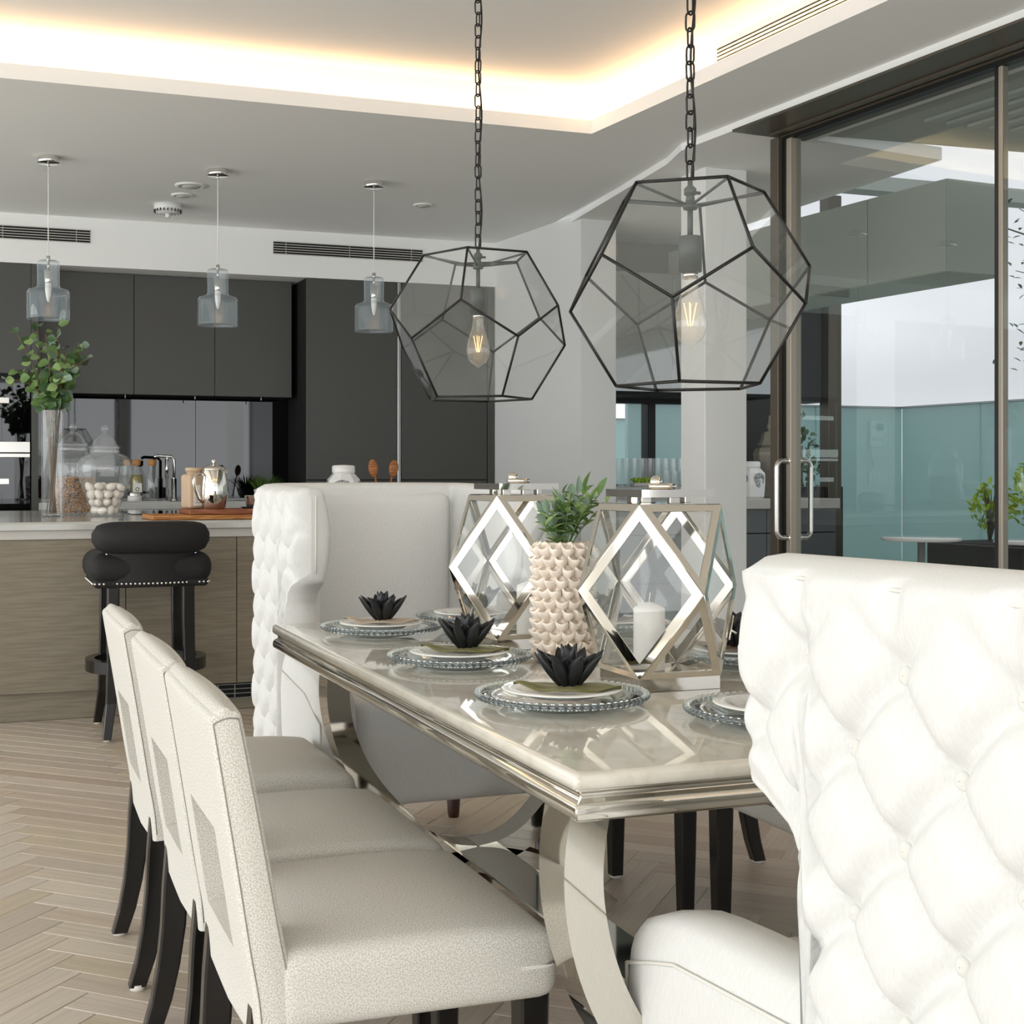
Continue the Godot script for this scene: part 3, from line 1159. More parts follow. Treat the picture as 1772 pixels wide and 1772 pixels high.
# ---------------------------------------------------------------- terrace
func build_terrace() -> void:
	var s := st_new()
	prism(s, PackedVector2Array([Vector2(glass_x(3.2) + 0.06, 3.2), Vector2(12, 3.2), Vector2(12, -16), Vector2(3.0, -16), Vector2(3.0, -10.31), Vector2(4.1, -10.31), Vector2(4.1, -9.11), Vector2(6.41, -9.11), Vector2(6.41, -6.05), Vector2(glass_x(-5.8) + 0.08, -5.84)]), -0.3, -0.02)
	struct("terrace_floor", s, M.paving)
	# parapet panels: along the far side, then along the right
	for k in 6:
		parapet(Vector3(3.6 + 0.7 * k, 0, -10.55 - 2.6), 0.7, 0.0, 1.72, "far")
	for k in 3:
		parapet(Vector3(7.8 - 0.95 * k - 0.475 + 0.35, 0, -10.45), 0.95, 0.0, 1.745, "bend")
	for k in 6:
		parapet(Vector3(7.8 + 0.0826 * (0.95 * k + 0.475) + 0.35, 0, -10.4 + 0.95 * k + 0.475), 0.95, PI / 2 + 0.0826, 1.745, "right")
	# overhead volume past the bar, and the roof over the terrace
	var t := thing("overhead_box", "pale clad overhead volume hanging past the bar, seen through the door", "building part", Vector3(5.03, 2.25, -6.05), atan(0.0826))
	s = st_new()
	span(s, Vector3(0, 0, -2.75), Vector3(0.45, 0.51, 0.0), 0.004)
	obj("body", s, M.cladding, t)
	for z in [-2.0, -1.35, -0.62]:
		s = st_new()
		span(s, Vector3(-0.012, 0.003, z - 0.66), Vector3(0.0, 0.507, z - 0.006), 0.002)
		obj("panel", s, M.cladding, t)
	s = st_new()
	span(s, Vector3(-0.012, 0.003, -0.62), Vector3(0.0, 0.507, -0.004), 0.002)
	obj("panel", s, M.cladding, t)
	s = st_new()
	prism(s, PackedVector2Array([Vector2(glass_x(-5.84) + 0.18, -5.84), Vector2(8.6, -5.6), Vector2(9.2, 3.2), Vector2(4.8, 3.2)]), 2.86, 3.05)
	var rf := struct("terrace_roof", s, M.cladding)
	for k in 5:
		s = st_new()
		var x := 4.35 + 0.13 * k
		prism(s, PackedVector2Array([Vector2(x, -5.4), Vector2(x + 0.06, -5.4), Vector2(x + 0.06 + 0.55, 1.0), Vector2(x + 0.55, 1.0)]), 2.845, 2.862)
		obj("slat", s, M.render, rf)
	s = st_new()
	span(s, Vector3(5.6, 3.5, -9.6), Vector3(9.5, 3.62, -9.4))
	struct("roof_edge", s, M.render)
	# planting
	shrub(Vector3(4.42, 0, -11.4), 1.05, 1.72, M.leaf_dark, 220, 0.05, "dark green shrub outside the bar window at its left edge")
	shrub(Vector3(6.6, 0, -9.75), 0.5, 1.62, M.leaf_dark, 200, 0.045, "green bushy shrub outside, seen behind the door's pull handles")
	shrub(Vector3(7.1, 0.645, -7.6), 0.42, 0.62, M.leaf_lime, 230, 0.04, "lime green leafy shrub on the terrace, seen through the door")
	shrub(Vector3(7.1, 0.645, -8.08), 0.3, 0.45, M.leaf_lime, 120, 0.035, "small lime green shrub behind the larger one on the terrace")
	t = thing("terrace_planter", "dark square planter on the terrace under the lime shrub", "planter", Vector3(7.05, -0.02, -7.8), 0.08)
	s = st_new()
	box(s, Vector3(0, 0.33, 0), Vector3(0.75, 0.66, 0.9), 0.01)
	obj("trough", s, M.planter_dark, t)
	s = st_new()
	box(s, Vector3(0, 0.655, 0), Vector3(0.68, 0.02, 0.83))
	obj("soil", s, M.gap, t)
	t = thing("outdoor_cabinet", "brown wooden outdoor cabinet at the right on the terrace", "outdoor cabinet", Vector3(6.75, -0.02, -6.3), 0.08)
	s = st_new()
	box(s, Vector3(0, 0.5, 0), Vector3(0.55, 0.98, 0.5), 0.006)
	obj("body", s, M.crate_wood, t)
	for k in 3:
		s = st_new()
		box(s, Vector3(-0.28, 0.2 + 0.3 * k, 0), Vector3(0.012, 0.28, 0.48), 0.003)
		obj("plank", s, M.crate_wood, t)
	for p in [Vector3(5.9, 0, -7.35), Vector3(6.3, 0, -6.75)]:
		t = thing("bistro_table", "round white bistro table on the terrace nearer the bar" if p.z < -7.0 else "round white bistro table on the terrace nearer the wooden cabinet", "table", p)
		s = st_new()
		lathe(s, [Vector2(0.001, 0.70), Vector2(0.25, 0.70), Vector2(0.26, 0.71), Vector2(0.25, 0.722), Vector2(0.001, 0.722)], 32)
		obj("tabletop", s, M.porcelain, t)
		s = st_new()
		tube(s, [Vector3(0, 0, 0), Vector3(0, 0.7, 0)], 0.025, 10)
		obj("column", s, M.alu, t)
		s = st_new()
		lathe(s, [Vector2(0.001, -0.02), Vector2(0.18, -0.02), Vector2(0.17, 0.0), Vector2(0.03, 0.02), Vector2(0.001, 0.02)], 24)
		obj("base", s, M.alu, t)
	build_tree(Vector3(8.6, -0.02, -8.4))

func parapet(p: Vector3, w: float, turn: float, hgt: float, where: String) -> void:
	var lab: String = {"far": "teal frosted parapet panel outside the bar window", "bend": "teal grey parapet panel at the far side of the terrace", "right": "teal grey parapet panel along the right of the terrace"}[where]
	var t := thing("parapet_panel", lab, "parapet", p, turn, lab + "s")
	var s := st_new()
	span(s, Vector3(-w * 0.5 + 0.006, -0.02, -0.03), Vector3(w * 0.5 - 0.006, hgt, 0.03), 0.004)
	obj("sheet", s, M.parapet, t)
	s = st_new()
	span(s, Vector3(-w * 0.5, hgt, -0.035), Vector3(w * 0.5, hgt + 0.02, 0.035), 0.003)
	obj("cap", s, M.alu, t)

func shrub(p: Vector3, spread: float, top: float, m: Material, n: int, size: float, label: String) -> void:
	var t := thing("shrub", label, "shrub", p)
	var s := st_new()
	for k in 9:
		var a := rng.randf() * TAU
		var r := spread * 0.45 * rng.randf()
		tube(s, [Vector3(0, 0, 0), Vector3(cos(a) * r * 0.5, top * 0.4, sin(a) * r * 0.5), Vector3(cos(a) * r, top * 0.85, sin(a) * r)], [0.012, 0.008, 0.003], 5)
	obj("stem", s, M.bark, t)
	var lm := leaf_mesh(size * 1.7, size, 0.5, 0.2, 0.8, 3, 2)
	s = st_new()
	for k in n * 2:
		var q := Vector3(rng.randf_range(-1, 1), rng.randf_range(-1, 1), rng.randf_range(-1, 1))
		if q.length() > 1.0:
			continue
		var y := top * (0.55 + 0.45 * q.y)
		var rr := spread * 0.5 * (1.0 - 0.55 * maxf(q.y, 0.0))
		var pos := Vector3(q.x * rr, y, q.z * rr)
		var up := (Vector3(q.x, 0.6, q.z) + Vector3(rng.randf_range(-1, 1), rng.randf_range(-0.6, 1), rng.randf_range(-1, 1)) * 0.8)
		s.append_from(lm, 0, Transform3D(look_basis(up, Vector3(rng.randf_range(-1, 1), 1, rng.randf_range(-1, 1))) * Basis.from_scale(Vector3.ONE * rng.randf_range(0.7, 1.25)), pos))
	put_mesh("foliage", s.commit(), m, t).set_meta("kind", "stuff")

func build_tree(p: Vector3) -> void:
	var t := thing("terrace_tree", "slender open tree outside the glass door at the right", "tree", p)
	var s := st_new()
	tube(s, [Vector3(0, 0, 0), Vector3(0.05, 1.2, 0), Vector3(-0.02, 2.4, 0.05), Vector3(0.0, 4.0, 0)], [0.06, 0.05, 0.04, 0.015], 8)
	obj("trunk", s, M.bark, t)
	var lm := leaf_mesh(0.07, 0.03, 0.4, 0.2, 0.9, 3, 2)
	var f := st_new()
	for k in 34:
		var y := rng.randf_range(1.7, 3.9)
		var a := rng.randf() * TAU
		var L := rng.randf_range(0.5, 1.0) * (1.25 - absf(y - 2.8) * 0.35)
		var e := Vector3(cos(a) * L, y + L * 0.45, sin(a) * L)
		var b := Vector3(0, y, 0)
		s = st_new()
		tube(s, [b, b.lerp(e, 0.5) + Vector3(0, 0.04, 0), e], [0.014, 0.009, 0.003], 5)
		obj("branch", s, M.bark, t)
		for j in 26:
			var q := b.lerp(e, rng.randf_range(0.35, 1.05)) + Vector3(rng.randf_range(-1, 1), rng.randf_range(-1, 1), rng.randf_range(-1, 1)) * 0.16
			f.append_from(lm, 0, Transform3D(look_basis(Vector3(rng.randf_range(-1, 1), rng.randf_range(-0.6, 1), rng.randf_range(-1, 1)), Vector3.UP), q))
	put_mesh("foliage", f.commit(), M.leaf_dark, t).set_meta("kind", "stuff")

# ---------------------------------------------------------------- dining table
func build_table() -> void:
	var x0 := 0.718
	var x1 := 1.662
	var z0 := -3.384
	var z1 := -1.556
	var t := thing("dining_table", "long marble topped dining table with mirror polished steel frame and curved legs", "table", Vector3((x0 + x1) * 0.5, 0, (z0 + z1) * 0.5))
	var hx := (x1 - x0) * 0.5
	var hz := (z1 - z0) * 0.5
	var ring := func(o: float, y: float, r: float) -> PackedVector3Array:
		var q := PackedVector3Array()
		for c in [[1, 1], [-1, 1], [-1, -1], [1, -1]]:
			for k in 5:
				var a := PI * 0.5 * k / 4.0 + (PI * 0.5) * [[1, 1], [-1, 1], [-1, -1], [1, -1]].find(c)
				q.append(Vector3(c[0] * (hx + o - r) + cos(a) * r, y, c[1] * (hz + o - r) + sin(a) * r))
		return q
	var s := st_new()
	var rows := []
	for p in [[-0.012, 0.740, 0.006], [0.0, 0.740, 0.008], [0.0, 0.751, 0.008], [-0.0012, 0.7555, 0.008], [-0.005, 0.759, 0.008], [-0.012, 0.7602, 0.008]]:
		rows.append(ring.call(p[0], p[1], p[2]))
	grid(s, rows, true, false, true, true, true)
	obj("marble_top", s, M.marble, t)
	s = st_new()
	rows = []
	for p in [[-0.004, 0.7397], [-0.004, 0.7365], [-0.012, 0.7345], [-0.013, 0.727], [-0.0115, 0.7245], [-0.006, 0.7215], [-0.0025, 0.716], [-0.0015, 0.709], [-0.003, 0.702], [-0.008, 0.697], [-0.016, 0.6945], [-0.05, 0.6945], [-0.05, 0.735]]:
		rows.append(ring.call(p[0], p[1], 0.002))
	grid(s, rows, true, true, true, true)
	obj("apron", s, M.table_steel, t)
	# curved legs: two to an end, sweeping in to a low joint, and feet sweeping out again
	for e in [[z1 - 0.075, 0.0], [z0 + 0.19, 0.085]]:
		var zc: float = e[0] - (z0 + z1) * 0.5
		for sx in [-1.0, 1.0]:
			var prof := [[0.435, 0.696], [0.443, 0.64], [0.442, 0.58], [0.428, 0.51], [0.40, 0.44], [0.355, 0.37], [0.285, 0.295], [0.195, 0.232], [0.10, 0.197], [0.0, 0.185]]
			s = st_new()
			var path := []
			for p in prof:
				path.append(Vector3(sx * (p[0] - e[1] * minf(1.0, p[0] / 0.3)), p[1], zc))
			leg_bar(s, path, 0.056, 0.082)
			obj("leg", s, M.table_steel, t)
			s = st_new()
			path = []
			for p in [[0.0, 0.19], [0.09, 0.178], [0.19, 0.145], [0.28, 0.095], [0.35, 0.04], [0.372, 0.0205]]:
				path.append(Vector3(sx * p[0], p[1], zc))
			leg_bar(s, path, 0.04, 0.082)
			obj("foot", s, M.table_steel, t)
	s = st_new()
	var sz0 := z0 + 0.12 - (z0 + z1) * 0.5
	var sz1 := z1 - 0.04 - (z0 + z1) * 0.5
	span(s, Vector3(-0.062, 0.165, sz0), Vector3(0.062, 0.212, sz1), 0.003)
	obj("stretcher", s, M.table_steel, t)

func leg_bar(s: SurfaceTool, path: Array, thick: float, depth: float) -> void:
	# a flat bar bent in the x-y plane, depth along z, with small eased edges
	var fine := []
	for i in path.size() - 1:
		for k in 4:
			var p0: Vector3 = path[maxi(i - 1, 0)]
			var p3: Vector3 = path[mini(i + 2, path.size() - 1)]
			fine.append(path[i].cubic_interpolate(path[i + 1], p0, p3, k / 4.0))
	fine.append(path[-1])
	var rows := []
	for i in fine.size():
		var d: Vector3 = (fine[mini(i + 1, fine.size() - 1)] - fine[maxi(i - 1, 0)]).normalized()
		var nn := Vector3(-d.y, d.x, 0)
		var r := PackedVector3Array()
		for c in [[-1, -1], [1, -1], [1, 1], [-1, 1]]:
			r.append(fine[i] + nn * c[0] * thick * 0.5 + Vector3(0, 0, c[1] * depth * 0.5))
		rows.append(r)
	for k in 4:
		var strip := []
		for r in rows:
			strip.append(PackedVector3Array([r[k], r[(k + 1) % 4]]))
		s.set_smooth_group(k + 1)
		var t := PackedVector3Array()
		for i in strip.size() - 1:
			quad(t, strip[i][0], strip[i][1], strip[i + 1][1], strip[i + 1][0])
		# orient by the bar's middle line
		var mid: Vector3 = fine[0]
		var a: Vector3 = t[0]
		var nrm := (t[1] - t[0]).cross(t[2] - t[0])
		var flip := nrm.dot((rows[0][k] + rows[0][(k + 1) % 4]) * 0.5 - mid) > 0.0
		for i in range(0, t.size(), 3):
			for m in ([0, 2, 1] if flip else [0, 1, 2]):
				s.add_vertex(t[i + m])
	for e in [[0, false], [rows.size() - 1, true]]:
		var r: PackedVector3Array = rows[e[0]]
		var t := PackedVector3Array()
		quad(t, r[0], r[1], r[2], r[3])
		put(s, t, false, false)

# ---------------------------------------------------------------- upholstered dining chairs
func chair_profile(t: float) -> Vector2:
	# rear face of the back, bottom to top: x forward of the rear foot, y up
	var P := [Vector2(0.042, 0.335), Vector2(0.036, 0.40), Vector2(0.024, 0.47), Vector2(0.010, 0.56), Vector2(-0.006, 0.66), Vector2(-0.020, 0.745), Vector2(-0.030, 0.805)]
	var f := t * (P.size() - 1)
	var i := mini(int(f), P.size() - 2)
	return P[i].cubic_interpolate(P[i + 1], P[maxi(i - 1, 0)], P[mini(i + 2, P.size() - 1)], f - i)

func back_point(t: float, w: float, front: float, hw: float) -> Vector3:
	# front runs 0 (rear face) to 1 (front face); w from -1 to 1 across
	var p := chair_profile(t)
	var d := chair_profile(minf(t + 0.02, 1.0)) - chair_profile(maxf(t - 0.02, 0.0))
	var n := Vector2(d.y, -d.x).normalized()
	var th := 0.062 - 0.016 * t
	var e := 1.0
	var edge := (absf(w) - 0.94) / 0.06
	if edge > 0.0:
		e = 0.80 + 0.20 * sqrt(maxf(0.0, 1.0 - edge * edge))
	var top := (t - 0.95) / 0.05
	if top > 0.0:
		e *= 0.55 + 0.45 * sqrt(maxf(0.0, 1.0 - top * top))
	var crown := 0.008 * (1.0 - w * w) * (1.0 if front > 0.5 else -0.25)
	var off := th * (0.5 + (front - 0.5) * e) + crown
	var q := p + n * off
	# the rear sweeps in slightly towards the bottom
	var half := hw * (0.97 + 0.03 * t)
	return Vector3(q.x, q.y - 0.012 * (1.0 - absf(w)) * maxf(0.0, 1.0 - t * 9.0), w * half)

func make_chair(label: String) -> Node3D:
	var t := thing("dining_chair", label, "chair", Vector3.ZERO, 0.0, "cream dining chairs along the table")
	var hw := 0.232
	var ts := [0.0, 0.03, 0.08, 0.15, 0.21, 0.27, 0.27, 0.33, 0.4, 0.47, 0.54, 0.6, 0.6, 0.66, 0.73, 0.8, 0.86, 0.91, 0.95, 0.965, 0.98, 0.992, 1.0]
	var ws := [-1.0, -0.985, -0.96, -0.94, -0.85, -0.7, -0.5, -0.5, -0.25, 0.0, 0.25, 0.5, 0.5, 0.7, 0.85, 0.94, 0.96, 0.985, 1.0]
	var hole := func(i: int, j: int) -> bool:
		return ts[i] >= 0.27 and ts[i + 1] <= 0.6 and i > 5 and i < 12 and j >= 7 and j < 11
	var s := st_new()
	for front in [0.0, 1.0]:
		var tr := PackedVector3Array()
		for i in ts.size() - 1:
			for j in ws.size() - 1:
				if hole.call(i, j) or ts[i] == ts[i + 1] or ws[j] == ws[j + 1]:
					continue
				var a := back_point(ts[i], ws[j], front, hw)
				var b := back_point(ts[i], ws[j + 1], front, hw)
				var c := back_point(ts[i + 1], ws[j + 1], front, hw)
				var d := back_point(ts[i + 1], ws[j], front, hw)
				if front < 0.5:
					quad(tr, a, d, c, b)
				else:
					quad(tr, a, b, c, d)
		s.set_smooth_group(1 if front < 0.5 else 2)
		for q in tr:
			s.add_vertex(q)
	# rims: left and right sides, top, bottom, and the walls of the opening
	var rim := func(pts: Array, group: int, flip: bool) -> void:
		s.set_smooth_group(group)
		for i in pts.size() - 1:
			var a: Array = pts[i]
			var b: Array = pts[i + 1]
			for k in a.size() - 1:
				var q := PackedVector3Array()
				quad(q, a[k], b[k], b[k + 1], a[k + 1])
				for m in range(0, 6, 3):
					for v in ([0, 2, 1] if flip else [0, 1, 2]):
						s.add_vertex(q[m + v])
	var strip := func(tt: float, ww: float) -> Array:
		var l := []
		for k in 5:
			var f := k / 4.0
			var bulge := 0.004 * sin(PI * f)
			var p := back_point(tt, ww, f, hw)
			if absf(ww) >= 1.0:
				p.z += signf(ww) * bulge
			if tt >= 1.0:
				p.y += bulge * 2.0
			l.append(p)
		return l
	for ww in [-1.0, 1.0]:
		var pts := []
		for i in ts.size():
			pts.append(strip.call(ts[i], ww))
		rim.call(pts, 3, ww > 0.0)
	var tp := []
	var bt := []
	for j in ws.size():
		tp.append(strip.call(1.0, ws[j]))
		bt.append(strip.call(0.0, ws[j]))
	rim.call(tp, 4, false)
	rim.call(bt, 5, true)
	for ww in [-0.5, 0.5]:
		var pts := []
		for i in range(6, 13):
			var l := []
			for k in 5:
				l.append(back_point(ts[i], ww, k / 4.0, hw))
			pts.append(l)
		rim.call(pts, 6, ww < 0.0)
	for i in [6, 12]:
		var pts := []
		for j in range(7, 13):
			var l := []
			for k in 5:
				l.append(back_point(ts[i], ws[j], k / 4.0, hw))
			pts.append(l)
		rim.call(pts, 7, i == 6)
	obj("backrest", s, M.linen, t)
	# stitched seams along the edges of the back
	s = st_new()
	for ww in [-1.0, 1.0]:
		for f in [0.02, 0.98]:
			var path := []
			for i in range(1, 31):
				var tt := 0.02 + 0.93 * i / 30.0
				var p := back_point(tt, ww, f, hw)
				path.append(p + Vector3(0, 0, signf(ww) * 0.0006))
			tube(s, path, 0.0011, 5)
		var top := []
		for k in 9:
			var f := 0.02 + 0.96 * k / 8.0
			var p := back_point(0.95 + 0.018 * sin(PI * f), ww, f, hw)
			top.append(p + Vector3(0, 0, signf(ww) * (0.0006 + 0.004 * sin(PI * f))))
		tube(s, top, 0.0011, 5)
	obj("seam", s, M.seam, t)
	# seat
	s = st_new()
	var crown := func(p: Vector3, hf: Vector3) -> Vector3:
		var u := p.x / hf.x
		var v := p.z / hf.z
		var k := maxf(0.0, 1.0 - u * u) * maxf(0.0, 1.0 - v * v)
		if p.y > 0.0:
			p.y += 0.016 * k - 0.012 * maxf(0.0, u) * maxf(0.0, u) * maxf(0.0, u)
		return Vector3(p.x, p.y, p.z * (1.0 + 0.02 * u))
	rbox(s, Vector3(0.283, 0.405, 0), Vector3(0.217, 0.058, 0.238), 0.03, 8, crown)
	obj("seat", s, M.linen, t)
	# legs
	for sz in [-1.0, 1.0]:
		s = st_new()
		var rows := []
		for p in [[0.036, 0.40, 0.046], [0.030, 0.30, 0.050], [0.026, 0.22, 0.049], [0.016, 0.14, 0.045], [0.002, 0.07, 0.041], [-0.016, 0.012, 0.037]]:
			var r := PackedVector3Array()
			for c in [[-1, -1], [1, -1], [1, 1], [-1, 1]]:
				r.append(Vector3(p[0] + 0.026 + c[0] * p[2] * 0.5, p[1], sz * 0.186 + c[1] * 0.017))
			rows.append(r)
		square_loft(s, rows)
		obj("leg", s, M.black_wood, t)
		s = st_new()
		lathe(s, [Vector2(0.001, 0.0), Vector2(0.016, 0.0), Vector2(0.015, 0.012), Vector2(0.001, 0.012)], 12, Vector3(0.010, 0.0045, sz * 0.19))
		obj("glide", s, M.felt, t)
		s = st_new()
		rows = []
		for p in [[0.35, 0.047], [0.18, 0.042], [0.012, 0.034]]:
			var r := PackedVector3Array()
			for c in [[-1, -1], [1, -1], [1, 1], [-1, 1]]:
				r.append(Vector3(0.466 + c[0] * p[1] * 0.5, p[0], sz * 0.198 + c[1] * p[1] * 0.5))
			rows.append(r)
		square_loft(s, rows)
		obj("leg", s, M.black_wood, t)
		s = st_new()
		lathe(s, [Vector2(0.001, 0.0), Vector2(0.015, 0.0), Vector2(0.014, 0.012), Vector2(0.001, 0.012)], 12, Vector3(0.466, 0.0045, sz * 0.198))
		obj("glide", s, M.felt, t)
	return t

func square_loft(s: SurfaceTool, rows: Array) -> void:
	# a four-sided loft with crisp but eased corners
	var big := []
	for r in rows:
		var q := PackedVector3Array()
		for k in 4:
			var a: Vector3 = r[k]
			var p: Vector3 = r[(k + 3) % 4]
			var n: Vector3 = r[(k + 1) % 4]
			q.append(a.lerp(p, 0.09))
			q.append(a.lerp(n, 0.09))
		big.append(q)
	grid(s, big, true, false, false, true, true)

func build_chairs() -> void:
	var c := make_chair("cream upholstered dining chair on the left of the table, nearest of its row of three")
	c.position = Vector3(0.338, 0, -2.105)
	dup(c, Vector3(0.338, 0, -2.615), 0.0, "cream upholstered dining chair on the left of the table, middle of its row of three")
	dup(c, Vector3(0.336, 0, -3.235), 0.0, "cream upholstered dining chair on the left of the table, farthest of its row of three")
	dup(c, Vector3(2.175, 0, -3.235), PI, "cream dining chair across the table, farthest of the three on the right")
	dup(c, Vector3(2.175, 0, -2.665), PI, "cream dining chair across the table, middle of the three on the right")
	dup(c, Vector3(2.175, 0, -2.12), PI, "cream dining chair across the table, nearest of three, mostly behind the tufted armchair")

# ---------------------------------------------------------------- tufted armchairs
# f runs forward from the rear, x sideways, y up
const AR_HALF := 0.365
const AR_DEPTH := 0.90

func ar_plan(u: float) -> Array:
	# u from 0 (left wing front) over the rear to 1 (right wing front): [point (x,f), outward normal, f]
	var wf := 0.612
	var r := 0.10
	var side := wf - r
	var arc := PI * 0.5 * r
	var back := 2.0 * (AR_HALF - r)
	var total := 2.0 * side + 2.0 * arc + back
	var d := u * total
	if d < side:
		return [Vector2(-AR_HALF, wf - d), Vector2(-1, 0)]
	d -= side
	if d < arc:
		var a := d / r
		return [Vector2(-AR_HALF + r - cos(a) * r, r - sin(a) * r), Vector2(-cos(a), -sin(a))]
	d -= arc
	if d < back:
		return [Vector2(-AR_HALF + r + d, 0), Vector2(0, -1)]
	d -= back
	if d < arc:
		var a := d / r
		return [Vector2(AR_HALF - r + sin(a) * r, r - cos(a) * r), Vector2(sin(a), -cos(a))]
	d -= arc
	return [Vector2(AR_HALF, r + d), Vector2(1, 0)]

func ar_length() -> float:
	return 2.0 * (0.612 - 0.10) + PI * 0.10 + 2.0 * (AR_HALF - 0.10)

func ar_bottom(f: float) -> float:
	# lower outline of the wing and side, from the notch's photograph-like curve
	var P := [[0.42, 0.21], [0.455, 0.21], [0.4651, 0.60], [0.466, 0.664], [0.483, 0.726], [0.516, 0.761], [0.555, 0.781], [0.612, 0.80]]
	if f <= 0.455:
		return 0.21
	for i in P.size() - 1:
		if f <= P[i + 1][0]:
			return lerpf(P[i][1], P[i + 1][1], (f - P[i][0]) / (P[i + 1][0] - P[i][0]))
	return 0.80

const TUFT_A := 0.1585
const TUFT_B := 0.0845

func tuft(sl: float, y: float) -> float:
	# how far the padding stands out at s along the plan and height y
	var top_row := 0.945
	var a := sl / TUFT_A
	var b := (top_row - y) / TUFT_B
	if b < -1.0:
		# upright pleats from the top row of buttons to the top edge
		var q := absf(a - roundf(a))
		return 0.013 * (1.0 - exp(-q * q * 90.0)) * clampf((1.05 - y) / 0.05, 0.0, 1.0) + 0.004
	# diamond creases: a + b/2 and a - b/2 whole
	var p := a + b * 0.5
	var m := a - b * 0.5
	var dp := absf(p - roundf(p))
	var dm := absf(m - roundf(m))
	var out := 0.021
	if b >= 0.0:
		var dip := minf(dp, dm)
		var hill := (1.0 - exp(-dp * dp * 60.0)) * (1.0 - exp(-dm * dm * 60.0))
		out = 0.021 * hill + 0.004 * dip
	else:
		var q := absf(a - roundf(a))
		var k := -b
		out = 0.021 * lerpf((1.0 - exp(-dp * dp * 60.0)) * (1.0 - exp(-dm * dm * 60.0)), 0.75 * (1.0 - exp(-q * q * 90.0)), k)
	# buttons pull the cloth in
	var bi := roundf(b)
	if bi >= 0.0:
		var ai := roundf(a - bi * 0.5) + bi * 0.5
		var dx := (a - ai) * TUFT_A
		var dy := (b - bi) * TUFT_B
		out -= 0.012 * exp(-(dx * dx + dy * dy) / 0.00055)
	return out * clampf((y - 0.22) / 0.1, 0.25, 1.0)

